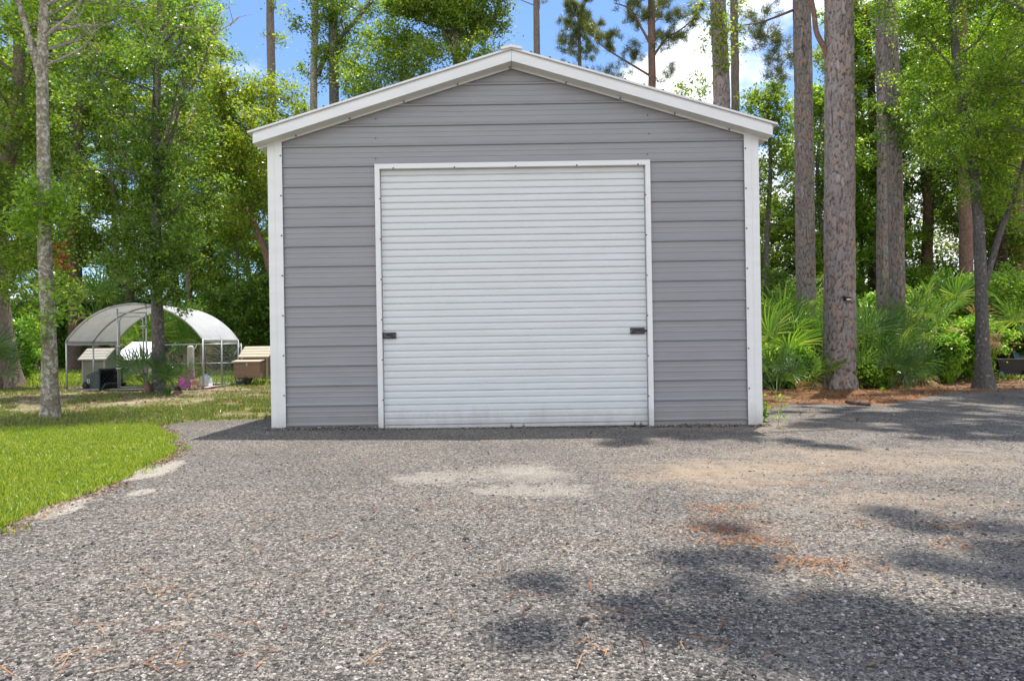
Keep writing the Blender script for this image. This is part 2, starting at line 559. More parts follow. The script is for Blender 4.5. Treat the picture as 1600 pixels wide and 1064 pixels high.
def gravel_mat():
    m, t, b = nodes_of('asphalt_millings')
    v = coords(t, (1, 1, 1))
    vo = t.nodes.new('ShaderNodeTexVoronoi')
    vo.inputs['Scale'].default_value = 95
    t.links.new(v, vo.inputs['Vector'])
    vo2 = t.nodes.new('ShaderNodeTexVoronoi')
    vo2.inputs['Scale'].default_value = 38
    t.links.new(v, vo2.inputs['Vector'])
    sx = t.nodes.new('ShaderNodeSeparateColor')
    t.links.new(vo.outputs['Color'], sx.inputs[0])
    c = ramp(t, sx.outputs[0], [(0.0, (0.035, 0.033, 0.032)), (0.25, (0.085, 0.08, 0.076)), (0.6, (0.165, 0.154, 0.144)), (0.85, (0.255, 0.238, 0.22)), (1.0, (0.42, 0.395, 0.365))])
    big = noise(t, v, 0.9, 5, 0.6)
    tint = ramp(t, big, [(0.35, (0.86, 0.83, 0.80)), (0.65, (1.20, 1.12, 1.01))])
    c = mixc(t, 1.0, c, tint, 'MULTIPLY')
    # bare sandy patches and reddish straw stains with their own outlines
    sep = t.nodes.new('ShaderNodeSeparateXYZ')
    wob = noise(t, v, 2.2, 6, 0.65)
    wob2 = noise(t, v, 7.0, 5, 0.6)
    t.links.new(v, sep.inputs[0])

    def patch(cx, cy, rx, ry, soft, amt, colr, c):
        dx = math_(t, 'MULTIPLY', math_(t, 'SUBTRACT', sep.outputs[0], cx), 1 / rx)
        dy = math_(t, 'MULTIPLY', math_(t, 'SUBTRACT', sep.outputs[1], cy), 1 / ry)
        d = math_(t, 'SQRT', math_(t, 'ADD', math_(t, 'MULTIPLY', dx, dx), math_(t, 'MULTIPLY', dy, dy)))
        d = math_(t, 'ADD', d, math_(t, 'MULTIPLY', math_(t, 'SUBTRACT', wob, 0.5), 1.9))
        d = math_(t, 'ADD', d, math_(t, 'MULTIPLY', math_(t, 'SUBTRACT', wob2, 0.5), 1.3))
        k = math_(t, 'MULTIPLY', math_(t, 'DIVIDE', math_(t, 'SUBTRACT', 1.0, d), soft, clamp=True), amt)
        return mixc(t, k, c, colr)
    fine = noise(t, v, 160, 3, 0.7)
    sand = ramp(t, fine, [(0.3, (0.30, 0.225, 0.155)), (0.7, (0.47, 0.37, 0.265))])
    pale = ramp(t, fine, [(0.3, (0.33, 0.29, 0.24)), (0.7, (0.50, 0.45, 0.385))])
    rust = ramp(t, fine, [(0.3, (0.20, 0.10, 0.05)), (0.7, (0.42, 0.22, 0.11))])
    dusty = ramp(t, noise(t, v, 1.6, 8, 0.72, 0.3), [(0.50, (0, 0, 0)), (0.68, (1, 1, 1))])
    side = math_(t, 'ADD', 0.2, math_(t, 'MULTIPLY', math_(t, 'ADD', sep.outputs[0], 0.5), 0.25), clamp=True)
    c = mixc(t, math_(t, 'MULTIPLY', dusty, side), c, ramp(t, fine, [(0.3, (0.20, 0.175, 0.145)), (0.7, (0.36, 0.32, 0.27))]))
    c = patch(1.50, 5.0, 0.85, 0.70, 0.8, 0.72, sand, c)
    c = patch(2.3, 4.1, 0.9, 0.35, 0.6, 0.4, sand, c)
    c = patch(0.05, 5.05, 0.45, 0.5, 0.9, 0.6, pale, c)
    c = patch(-0.6, 4.9, 0.3, 0.3, 0.35, 0.5, pale, c)
    c = patch(0.15, 4.45, 0.5, 0.22, 0.4, 0.5, pale, c)
    c = patch(1.12, 3.55, 0.42, 0.32, 0.8, 0.22, rust, c)
    c = patch(2.9, 5.6, 1.6, 0.8, 0.8, 0.55, sand, c)
    c = patch(2.6, 7.8, 1.5, 0.5, 0.6, 0.4, sand, c)
    c = patch(-2.80, 5.25, 0.17, 0.50, 0.3, 0.9, pale, c)
    c = patch(-2.72, 4.05, 0.15, 0.36, 0.3, 0.9, pale, c)
    c = patch(-2.45, 4.5, 0.10, 0.15, 0.3, 0.8, pale, c)
    t.links.new(c, b.inputs['Base Color'])
    b.inputs['Roughness'].default_value = 0.85
    b.inputs['Specular IOR Level'].default_value = 0.3
    h = math_(t, 'SUBTRACT', math_(t, 'MULTIPLY', vo.outputs['Distance'], -0.6), math_(t, 'MULTIPLY', vo2.outputs['Distance'], 1.2))
    bump(t, b, h, 1.0, 0.022)
    return m


def soil_mat():
    m, t, b = nodes_of('sandy_soil')
    v = coords(t, (1, 1, 1))
    sep = t.nodes.new('ShaderNodeSeparateXYZ')
    t.links.new(v, sep.inputs[0])
    fine = noise(t, v, 60, 5, 0.7)
    mid = noise(t, v, 1.7, 7, 0.65)
    big = noise(t, v, 0.35, 5, 0.6)
    sand = ramp(t, fine, [(0.3, (0.24, 0.185, 0.13)), (0.7, (0.44, 0.36, 0.275))])
    litter = ramp(t, fine, [(0.3, (0.07, 0.045, 0.03)), (0.7, (0.22, 0.14, 0.09))])
    grass = ramp(t, noise(t, v, 25, 6, 0.7), [(0.3, (0.08, 0.12, 0.02)), (0.7, (0.19, 0.24, 0.045))])
    c = mixc(t, ramp(t, mid, [(0.42, (0, 0, 0)), (0.58, (1, 1, 1))]), sand, litter)
    # right of the garage: mostly leaf and straw litter
    right = math_(t, 'MULTIPLY', math_(t, 'SUBTRACT', sep.outputs[0], 1.5), 0.6, clamp=True)
    red = ramp(t, fine, [(0.3, (0.13, 0.06, 0.03)), (0.7, (0.34, 0.18, 0.10))])
    c = mixc(t, math_(t, 'MULTIPLY', right, 0.75), c, red)
    # open grassy strip behind the pen
    dy = math_(t, 'ABSOLUTE', math_(t, 'MULTIPLY', math_(t, 'SUBTRACT', sep.outputs[1], 26.0), 1 / 9.0))
    k = math_(t, 'MULTIPLY', math_(t, 'SUBTRACT', 1.05, dy), 4.0, clamp=True)
    left = math_(t, 'MULTIPLY', math_(t, 'SUBTRACT', -1.0, sep.outputs[0]), 0.8, clamp=True)
    k = math_(t, 'MULTIPLY', k, left)
    c = mixc(t, k, c, grass)
    patchy = math_(t, 'MULTIPLY', ramp(t, big, [(0.42, (0, 0, 0)), (0.55, (1, 1, 1))]), 0.6)
    patchy = math_(t, 'MULTIPLY', patchy, left)
    c = mixc(t, patchy, c, grass)
    t.links.new(c, b.inputs['Base Color'])
    b.inputs['Roughness'].default_value = 0.95
    b.inputs['Specular IOR Level'].default_value = 0.15
    bump(t, b, noise(t, v, 22, 7, 0.7), 0.8, 0.05)
    return m


M['gravel'] = gravel_mat()
M['soil'] = soil_mat()
M['lawn_soil'] = simple('lawn_soil', (0.17, 0.17, 0.05), 0.95, 0, 0.5, 14, 0.5)


def stone_mat():
    m, t, b = nodes_of('loose_stone')
    g = t.nodes.new('ShaderNodeNewGeometry')
    c = ramp(t, g.outputs['Random Per Island'], [(0.0, (0.02, 0.02, 0.02)), (0.3, (0.075, 0.069, 0.063)), (0.62, (0.180, 0.165, 0.149)), (0.93, (0.30, 0.277, 0.248)), (1.0, (0.52, 0.485, 0.445))])
    t.links.new(c, b.inputs['Base Color'])
    b.inputs['Roughness'].default_value = 0.85
    b.inputs['Specular IOR Level'].default_value = 0.3
    return m


M['stone'] = stone_mat()
M['chunk'] = simple('asphalt_lump', (0.035, 0.034, 0.035), 0.9, 0, 0.5, 60, 0.5)

# ------------------------------------------------------------------ ground sheets
rs = np.random.RandomState(7)


def planar(xy, dz=0.0):
    xy = np.asarray(xy, dtype=float)
    return np.c_[xy, SLOPE * xy[:, 0] + dz]


big = [(-220, -60), (220, -60), (220, 320), (-220, 320)]
o = obj('ground', mesh_np('ground', planar(big), [[0, 1, 2, 3]], M['soil']))
tag(o, 'sandy ground with patchy grass and fallen litter', 'ground', kind='structure')


def wavy(pts, step=0.12, amp=0.06, seed=1):
    """resample a closed outline and roughen it"""
    r = np.random.RandomState(seed)
    pts = np.asarray(pts, dtype=float)
    out = []
    for i in range(len(pts)):
        a, b = pts[i], pts[(i + 1) % len(pts)]
        n = max(1, int(np.hypot(*(b - a)) / step))
        n = min(n, 120)
        for k in range(n):
            out.append(a + (b - a) * k / n)
    out = np.array(out)
    j = r.normal(0, 1, out.shape)
    j = (j + np.roll(j, 1, 0) + np.roll(j, 2, 0)) / 2.2
    return out + j * amp


lawn_px = [(-260, 905), (0, 832), (60, 797), (110, 782), (150, 768), (205, 746), (232, 728), (262, 716), (277, 700), (268, 684), (252, 671), (238, 664), (100, 668), (0, 671), (-300, 690)]
lawn_xy = [(-9.0, 2.0)] + [tuple(gpt(a, b)[:2]) for a, b in lawn_px[:-1]] + [(-9.5, 8.4)]
drive_px = [(-700, 1400), (-260, 895), (0, 826), (60, 793), (110, 777), (150, 762), (205, 740), (262, 710), (266, 684), (246, 668), (300, 659), (430, 655)]
drive_xy = [tuple(gpt(a, b)[:2]) for a, b in drive_px]
drive_xy = [(-3.0, -4.0), (-4.5, 0.6)] + drive_xy[1:] + [(-2.6, 8.3), (2.7, 8.3)]
drive_xy += [tuple(gpt(a, b)[:2]) for a, b in [(1190, 640), (1230, 632), (1300, 632), (1380, 634), (1440, 622), (1500, 613), (1560, 612), (1700, 606)]] + [(14, 11.5), (14, -4.0)]


def poly_sheet(name, xy, mat, dz):
    me = bpy.data.meshes.new(name)
    me.from_pydata([tuple(p) for p in planar(xy, dz)], [], [tuple(range(len(xy)))])
    me.materials.append(mat)
    me.update()
    return obj(name, me)


dr = wavy(drive_xy, 0.15, 0.045, 3)
o = poly_sheet('gravel_driveway', dr, M['gravel'], 0.006)
tag(o, 'grey crushed asphalt driveway in front of the garage', 'driveway', kind='structure')
lw = wavy(lawn_xy, 0.12, 0.03, 4)
o = poly_sheet('lawn', lw, M['lawn_soil'], 0.010)
tag(o, 'bright mown lawn along the driveway', 'lawn', kind='structure')


def inside(poly, pts):
    x, y = pts[:, 0], pts[:, 1]
    r = np.zeros(len(pts), bool)
    n = len(poly)
    j = n - 1
    for i in range(n):
        xi, yi = poly[i]
        xj, yj = poly[j]
        c = ((yi > y) != (yj > y)) & (x < (xj - xi) * (y - yi) / (yj - yi + 1e-12) + xi)
        r ^= c
        j = i
    return r


def vnoise(p, seed, cell):
    """smooth value noise for scatter masks"""
    r = np.random.RandomState(seed)
    g = r.rand(256, 256)
    q = p / cell + 77.3
    i = np.floor(q).astype(int)
    f = q - i
    f = f * f * (3 - 2 * f)
    a = g[i[:, 0] % 256, i[:, 1] % 256]
    b = g[(i[:, 0] + 1) % 256, i[:, 1] % 256]
    c = g[i[:, 0] % 256, (i[:, 1] + 1) % 256]
    d = g[(i[:, 0] + 1) % 256, (i[:, 1] + 1) % 256]
    return (a * (1 - f[:, 0]) + b * f[:, 0]) * (1 - f[:, 1]) + (c * (1 - f[:, 0]) + d * f[:, 0]) * f[:, 1]


def blades(name, xy, h, w, mat, rng, lean=0.45):
    n = len(xy)
    h = h * rng.uniform(0.55, 1.25, n)
    w = w * rng.uniform(0.7, 1.3, n)
    az = rng.uniform(0, 2 * np.pi, n)
    wd = np.c_[np.cos(az), np.sin(az), np.zeros(n)]
    la = rng.uniform(0, 2 * np.pi, n)
    ln = np.abs(rng.normal(0, lean, n))
    ld = np.c_[np.cos(la), np.sin(la), np.zeros(n)] * (ln * h)[:, None]
    b = np.c_[xy, SLOPE * xy[:, 0] + 0.004]
    up = np.c_[np.zeros(n), np.zeros(n), h]
    v = np.empty((n, 5, 3))
    v[:, 0] = b - wd * w[:, None] / 2
    v[:, 1] = b + wd * w[:, None] / 2
    v[:, 2] = b + wd * w[:, None] * 0.4 + up * 0.55 + ld * 0.35
    v[:, 3] = b - wd * w[:, None] * 0.4 + up * 0.55 + ld * 0.35
    v[:, 4] = b + up * 0.95 + ld
    i = np.arange(n) * 5
    f = np.concatenate([np.c_[i, i + 1, i + 2], np.c_[i, i + 2, i + 3], np.c_[i + 3, i + 2, i + 4]])
    return obj(name, mesh_np(name, v.reshape(-1, 3), f, mat))


def scatter(poly, n, rng):
    poly = np.asarray(poly)
    lo, hi = poly.min(0), poly.max(0)
    out = []
    tot = 0
    while tot < n:
        p = rng.uniform(lo, hi, (n * 2, 2))
        p = p[inside(poly, p)]
        out.append(p)
        tot += len(p)
    return np.concatenate(out)[:n]


p = scatter(lw, 520000, rs)
p = p[(np.abs(p[:, 0]) < 0.85 * p[:, 1] + 0.5) | (rs.rand(len(p)) < 0.4)]
p = p[vnoise(p, 21, 0.35) * 0.5 + vnoise(p, 22, 0.11) * 0.5 > 0.36 * rs.rand(len(p)) + 0.16]
e = scatter(wavy(lawn_xy, 0.12, 0.17, 9), 50000, rs)
o = blades('lawn_grass', np.concatenate([p, e]), 0.041, 0.0046, M['blade'], rs, 0.6)
tag(o, 'short bright green lawn grass beside the gravel', 'grass', kind='stuff')

# sparse grass between lawn and pen, and the sunlit strip behind the pen
q = rs.uniform((-13.5, 8.2), (-2.0, 18.0), (150000, 2))
q = q[(vnoise(q, 11, 0.9) * 0.6 + vnoise(q, 12, 0.28) * 0.4) > 0.49]
q = q[~inside(dr, q)]
q = q[(q[:, 1] < 12.6) | (rs.rand(len(q)) < 0.35)]
q2 = rs.uniform((-27, 17.0), (-4.5, 36.0), (70000, 2))
q2 = q2[(vnoise(q2, 13, 1.5)) > 0.22]
o = blades('patchy_grass', q, 0.06, 0.009, M['blade_dry'], rs, 0.6)
tag(o, 'thin patchy grass on the shaded sandy ground', 'grass', kind='stuff')
o = blades('meadow_grass', q2, 0.11, 0.025, M['blade'], rs, 0.5)
tag(o, 'sunlit yellow green grass strip behind the hen pen', 'grass', kind='stuff')


def octas(name, xy, size, mat, rng, flat=0.62, dz=0.004):
    n = len(xy)
    s = size
    base = np.array([[1, 0, 0], [0, 1, 0], [-1, 0, 0], [0, -1, 0], [0, 0, 1], [0, 0, -1.0]])
    v = base[None] * (1 + rng.uniform(-0.4, 0.4, (n, 6, 1))) + rng.normal(0, 0.14, (n, 6, 3))
    a = rng.uniform(0, 2 * np.pi, n)
    ca, sa = np.cos(a), np.sin(a)
    x = v[:, :, 0] * ca[:, None] - v[:, :, 1] * sa[:, None]
    y = v[:, :, 0] * sa[:, None] + v[:, :, 1] * ca[:, None]
    z = v[:, :, 2] * flat
    v = np.stack([x, y, z], 2) * (s * 0.5)[:, None, None]
    v[:, :, 0] += xy[:, 0][:, None]
    v[:, :, 1] += xy[:, 1][:, None]
    v[:, :, 2] += (SLOPE * xy[:, 0] + dz + s * 0.12)[:, None]
    tri = np.array([[0, 1, 4], [1, 2, 4], [2, 3, 4], [3, 0, 4], [1, 0, 5], [2, 1, 5], [3, 2, 5], [0, 3, 5]])
    f = (np.arange(n) * 6)[:, None, None] + tri[None]
    return obj(name, mesh_np(name, v.reshape(-1, 3), f.reshape(-1, 3), mat))


n = 190000
D = 1.5 * (8.6 / 1.5) ** rs.rand(n)
x = rs.uniform(-0.86, 0.86, n) * D
g = np.c_[x, D]
g = g[inside(dr, g)]
g = g[~((np.abs(g[:, 0] - 0.04) < 2.9) & (g[:, 1] > 7.80))]
bare = (((g[:, 0] - 1.50) / 0.72) ** 2 + ((g[:, 1] - 5.0) / 0.55) ** 2 < 1) | (((g[:, 0] - 0.05) / 0.36) ** 2 + ((g[:, 1] - 5.05) / 0.36) ** 2 < 1)
g = g[~(bare & (rs.rand(len(g)) < 0.65))]
o = octas('loose_gravel', g, np.clip(rs.lognormal(math.log(0.0062), 0.48, len(g)), 0.003, 0.021), M['stone'], rs)
tag(o, 'loose grey stone chips over the driveway', 'gravel', kind='stuff')
n = 9000
gx = rs.uniform(-2.85, 2.95, n)
k = 0.35 + 0.9 * vnoise(np.c_[gx, gx * 0], 55, 0.45)
gy = 7.835 - np.abs(rs.normal(0, 0.055, n)) * k
keep = ~((gx > -1.5) & (gx < 1.57) & (gy > 7.80))
g = np.c_[gx, gy][keep]
o = octas('gravel_bank', g, np.clip(rs.lognormal(math.log(0.010), 0.4, len(g)), 0.005, 0.026), M['stone'], rs, 0.7, 0.004)
o['kind'] = 'stuff'
co = np.empty(len(o.data.vertices) * 3, np.float32)
o.data.vertices.foreach_get('co', co)
co = co.reshape(-1, 3)
co[:, 2] += np.repeat(np.clip(0.035 - (7.835 - g[:, 1]) * 0.35, 0, 0.035) * k[keep] * rs.rand(len(g)) ** 0.4, 6)
o.data.vertices.foreach_set('co', co.ravel())
o['label'] = 'crushed stone banked up along the foot of the garage wall'
o['category'] = 'gravel'
n = 900
D = 1.8 * (8.4 / 1.8) ** rs.rand(n)
x = rs.uniform(-0.84, 0.84, n) * D
g = np.c_[x, D]
g = g[inside(dr, g)]
g = g[~((np.abs(g[:, 0] - 0.04) < 2.9) & (g[:, 1] > 7.75))]
g = g[(vnoise(g, 31, 0.8) > 0.45)]
o = octas('asphalt_lumps', g, np.clip(rs.lognormal(math.log(0.015), 0.35, len(g)), 0.008, 0.035), M['chunk'], rs, 0.7)
tag(o, 'black lumps of crushed asphalt on the driveway', 'gravel', kind='stuff')


def strands(name, xy, length, w, mat, rng, az=None, dz=0.014):
    n = len(xy)
    a = rng.uniform(0, np.pi, n) if az is None else az
    l = length * rng.uniform(0.5, 1.2, n)
    d = np.c_[np.cos(a), np.sin(a), np.zeros(n)]
    s = np.c_[-np.sin(a), np.cos(a), np.zeros(n)] * (w / 2)
    c = np.c_[xy, SLOPE * xy[:, 0] + dz + rng.uniform(0, 0.012, n)]
    tilt = rng.normal(0, 0.06, n)
    e = d * l[:, None] / 2
    e[:, 2] = tilt * l / 2
    bend = s / (w / 2) * (rng.normal(0, 0.12, n) * l)[:, None]
    v = np.stack([c - e - s, c - e + s, c + bend + s, c + e, c + bend - s], 1)
    i = np.arange(n) * 5
    f = np.concatenate([np.c_[i, i + 4, i + 2], np.c_[i, i + 2, i + 1], np.c_[i + 4, i + 3, i + 2]])
    return obj(name, mesh_np(name, v.reshape(-1, 3), f, mat))


# rust coloured pine straw: a band along the wood's edge and loose drifts on the drive
band = [tuple(gpt(a, b)[:2]) for a, b in [(1186, 640), (1240, 631), (1330, 634), (1420, 628), (1480, 606), (1480, 592), (1380, 598), (1186, 612)]]
s1 = scatter(band, 16000, rs)
drifts = []
for (px, py, n, sx, sy) in [(a_, b_, int(c_ * 0.28), d_, e_) for a_, b_, c_, d_, e_ in [(1110, 800, 160, .10, .10), (1130, 830, 160, .09, .05), (1165, 850, 260, .12, .06), (1155, 795, 120, .12, .04), (1265, 880, 160, .12, .05),
                            (1300, 895, 90, .10, .05), (1480, 822, 160, .35, .05), (1520, 855, 90, .15, .06), (1080, 745, 90, .3, .06), (1290, 735, 130, .25, .10),
                            (1250, 758, 140, .3, .06), (700, 790, 50, .4, .1), (820, 800, 50, .3, .1), (410, 812, 24, .05, .02), (300, 1000, 50, .3, .08), (250, 1040, 50, .25, .05),
                            (270, 930, 40, .2, .06), (1350, 800, 110, .8, .25), (1450, 760, 110, .9, .3), (560, 860, 40, .8, .3), (1100, 960, 50, .6, .2), (1300, 1010, 40, .4, .1)]]:
    c = gpt(px, py)
    drifts.append(np.array(c[:2]) + rs.normal(0, 1, (n, 2)) * (sx, sy))
s2 = np.concatenate(drifts)
s3 = rs.uniform((-2, 2), (6, 7.5), (350, 2))
o = strands('pine_straw', np.concatenate([s1, s2, s3]), 0.14, 0.0034, M['straw'], rs)
tag(o, 'fallen rust coloured pine needles along the edge of the wood', 'pine straw', kind='stuff')


def flakes(name, xy, size, mat, rng, dz=0.014):
    n = len(xy)
    s = size * rng.uniform(0.5, 1.3, n)
    a = rng.uniform(0, 2 * np.pi, n)
    d = np.c_[np.cos(a), np.sin(a), rng.normal(0, 0.35, n)] * (s / 2)[:, None]
    w = np.c_[-np.sin(a), np.cos(a), rng.normal(0, 0.35, n)] * (s / 4.5)[:, None]
    c = np.c_[xy, SLOPE * xy[:, 0] + dz + s * 0.15]
    v = np.stack([c - d, c + w, c + d, c - w], 1)
    f = np.arange(n * 4).reshape(-1, 4)
    return obj(name, mesh_np(name, v.reshape(-1, 3), f, mat))


l1 = rs.uniform((-13.5, 8.6), (-2.2, 17.5), (9000, 2))
l2 = rs.uniform((2.9, 8.3), (13, 17), (9000, 2))
ll = np.concatenate([l1, l2])
ll = ll[~inside(dr, ll) | (rs.rand(len(ll)) < 0.06)]
edge = wavy(lawn_xy[1:13], 0.02, 0.0, 5)[:-40]
edge = np.repeat(edge, 7, 0) + rs.normal(0, 1, (len(edge) * 7, 2)) * 0.05 + (0.06, -0.03)
edge = edge[(vnoise(edge, 61, 0.3) > 0.35) & (edge[:, 1] > 1.5)]
o = flakes('leaf_litter', ll, 0.06, M['litter'], rs)
oe = flakes('edge_litter', edge, 0.024, M['litter'], rs, 0.010)
tag(oe, 'brown crumbs and dead clippings along the lawn edge', 'leaf litter', kind='stuff')
tag(o, 'brown fallen leaves scattered under the trees', 'leaf litter', kind='stuff')

# ------------------------------------------------------------------ the garage
YF = 7.85                       # wall plane
CX, HW = 0.045, 2.785           # centre, half width of the wall
DEPTH = 7.3
PITCH = 0.302
OH = 0.17                       # rake overhang
ZAP = 4.30                      # top of the roof at the ridge
YR = YF - OH
Z0 = 0.0
DX0, DX1, DZ = -1.542 + 0.055, 1.613 - 0.055, 3.05 - 0.055   # door opening


def roof_z(x, off=0.0):
    return ZAP - off - PITCH * abs(x - CX)


garage = thing('garage', 'grey metal garage with white trim and a white roll-up door', 'garage', (CX, YF, 0))
gl = Vector((CX, YF, 0))


def gbuild(mb, name, mat, parent=garage, **k):
    """shapes are given in world units; parts are stored relative to the garage"""
    off = gl
    mb.v = [(a - off.x, b - off.y, c - off.z) for a, b, c in mb.v]
    return mb.build(name, mat, parent, **k)


def siding_profile(z0, z1):
    P = 0.2286
    pts = []
    base = [(0.0, 0.0), (0.008, -0.017), (0.022, -0.019), (0.043, 0.0), (0.104, 0.0), (0.109, -0.0028), (0.117, -0.0028), (0.126, 0.0), (0.160, 0.0), (0.165, -0.0028), (0.173, -0.0028), (0.182, 0.0)]
    k = -1
    start = 0.055
    while start + k * P < z1 + 0.1:
        for (dz, dy) in base:
            pts.append((start + k * P + dz, dy))
        k += 1

    def yat(z):
        for (a, b) in zip(pts, pts[1:]):
            if a[0] <= z <= b[0]:
                f = (z - a[0]) / (b[0] - a[0] + 1e-9)
                return a[1] + (b[1] - a[1]) * f
        return 0.0
    out = [(z0, yat(z0))] + [p for p in pts if z0 < p[0] < z1] + [(z1, yat(z1))]
    return out


def wall_front(y, sgn, door):
    mb = MB()
    zr0 = ZAP - 0.06
    prof = siding_profile(-0.06, zr0 - 0.01)
    if door:
        ins = []
        for a, b in zip(prof, prof[1:]):
            ins.append(a)
            if a[0] < DZ < b[0]:
                f = (DZ - a[0]) / (b[0] - a[0])
                ins.append((DZ, a[1] + (b[1] - a[1]) * f))
        ins.append(prof[-1])
        prof = ins

    def hw(z):
        return max(0.005, min(HW, (zr0 - z) / PITCH))
    rw = np.random.RandomState(5)
    for (za, ya), (zb, yb) in zip(prof, prof[1:]):
        ha, hb = hw(za), hw(zb)
        spans = [(-1, 1)]
        if door and zb <= DZ + 1e-6:
            L_, R_ = DX0 - CX, DX1 - CX
            segs = [((-ha, L_), (-hb, L_)), ((R_, ha), (R_, hb))]
        else:
            segs = [((-ha, ha), (-hb, hb))]
        for (a0, a1), (b0, b1) in segs:
            p = [(CX + a0, y + sgn * ya, za), (CX + a1, y + sgn * ya, za), (CX + b1, y + sgn * yb, zb), (CX + b0, y + sgn * yb, zb)]
            if sgn < 0:
                p = p[::-1]
            mb.quad(*p)
    return mb


mb = wall_front(YF, 1, True)
# sheet thickness around the door opening and small panel screws
for px, py in [(587, 186), (587, 216), (587, 248), (1012, 180), (1014, 209), (1012, 241)]:
    q = at(px, py, YF - 0.004)
    mb.lathe([(0.009, -0.006), (0.009, -0.001)], 8, 1, 'Y', (q.x, YF, q.z))
gbuild(mb, 'front_wall', [M['grey_metal'], M['screw']])
mb = wall_front(YF + DEPTH, -1, False)
gbuild(mb, 'back_wall', M['grey_metal'])
for s in (-1, 1):
    mb = MB()
    prof = siding_profile(-0.06, roof_z(CX + HW, 0.05))
    xw = CX + s * HW
    for (za, ya), (zb, yb) in zip(prof, prof[1:]):
        p = [(xw - s * ya, YF, za), (xw - s * ya, YF + DEPTH, za), (xw - s * yb, YF + DEPTH, zb), (xw - s * yb, YF, zb)]
        mb.quad(*(p if s < 0 else p[::-1]))
    gbuild(mb, 'side_wall', M['grey_metal'])
mb = MB()
mb.box(CX - HW + 0.03, CX + HW - 0.03, YF + 0.05, YF + DEPTH - 0.05, -0.05, 0.012)
gbuild(mb, 'slab', M['concrete'])

# corner trims: wrap the corner, with screws on the inner edge
for s in (-1, 1):
    mb = MB()
    x_out = CX + s * (HW + 0.028)
    x_in = CX + s * (HW - 0.137)
    zt = roof_z(CX + s * HW, 0.085)
    zt_in = roof_z(x_in, 0.085)
    a, b = sorted((x_in, x_out))
    za, zb = (zt, zt_in) if s < 0 else (zt_in, zt)
    yf, yb = YF - 0.033, YF - 0.0235
    mb.hexa([(a, yf, -0.06), (b, yf, -0.06), (b, yb, -0.06), (a, yb, -0.06), (a, yf, za), (b, yf, zb), (b, yb, zb), (a, yb, za)])
    xs = sorted((x_out, x_out - s * 0.004))
    mb.box(xs[0], xs[1], yb, YF + 0.15, -0.06, zt - 0.01)
    # shallow crease along the trim
    xc = CX + s * (HW - 0.05)
    mb.box(xc - 0.004, xc + 0.004, yf - 0.003, yf, -0.05, min(za, zb) - 0.01)
    for k in range(8):
        z = 0.42 + k * 0.4572
        if z < 3.2:
            mb.lathe([(0.009, -0.008), (0.009, 0.0)], 8, 1, 'Y', (x_in + s * 0.014, yf, z))
    gbuild(mb, 'corner_trim', [M['white_metal'], M['screw']], bevel=0.0)

# roof sheets with low ribs, running past the fascia
EH = 2.978                      # half width to the eave edge
for s in (-1, 1):
    mb = MB()
    n = 14
    for k in range(n):
        a = 0.03 + (EH - 0.03) * k / n
        b = 0.03 + (EH - 0.03) * (k + 0.82) / n
        c = 0.03 + (EH - 0.03) * (k + 1) / n
        for (p0, p1, h0, h1) in ((a, b, 0.0, 0.0), (b, (b + c) / 2, 0.0, 0.018), ((b + c) / 2, c, 0.018, 0.0)):
            x0, x1 = CX + s * p0, CX + s * p1
            q = [(x0, YR - 0.022, roof_z(x0) + h0), (x1, YR - 0.022, roof_z(x1) + h1), (x1, YF + DEPTH + 0.2, roof_z(x1) + h1), (x0, YF + DEPTH + 0.2, roof_z(x0) + h0)]
            mb.quad(*(q if s > 0 else q[::-1]))
    # underside and edge lips
    x0, x1 = CX, CX + s * EH
    t = 0.022
    mb.quad((x0, YR - 0.022, roof_z(x0, t)), (x0, YF + DEPTH + 0.2, roof_z(x0, t)), (x1, YF + DEPTH + 0.2, roof_z(x1, t)), (x1, YR - 0.022, roof_z(x1, t)))
    mb.quad((x0, YR - 0.022, roof_z(x0)), (x0, YR - 0.022, roof_z(x0, t)), (x1, YR - 0.022, roof_z(x1, t)), (x1, YR - 0.022, roof_z(x1)))
    mb.quad((x1, YR - 0.022, roof_z(x1)), (x1, YR - 0.022, roof_z(x1, t)), (x1, YF + DEPTH + 0.2, roof_z(x1, t)), (x1, YF + DEPTH + 0.2, roof_z(x1)))
    gbuild(mb, 'roof_sheet', M['white_metal'])
# ridge cap
mb = MB()
for s in (-1, 1):
    x0, x1 = CX, CX + s * 0.12
    y0, y1 = YR - 0.045, YF + DEPTH + 0.21
    zt = 0.030
    p = [(x0, y0, roof_z(x0) + zt - 0.012), (x1, y0, roof_z(x1) + zt), (x1, y1, roof_z(x1) + zt), (x0, y1, roof_z(x0) + zt - 0.012)]
    lo = [(a, b, c - 0.030) for a, b, c in p]
    mb.hexa((lo + p) if s > 0 else (lo[::-1] + p[::-1]))
gbuild(mb, 'ridge_cap', M['white_metal'])
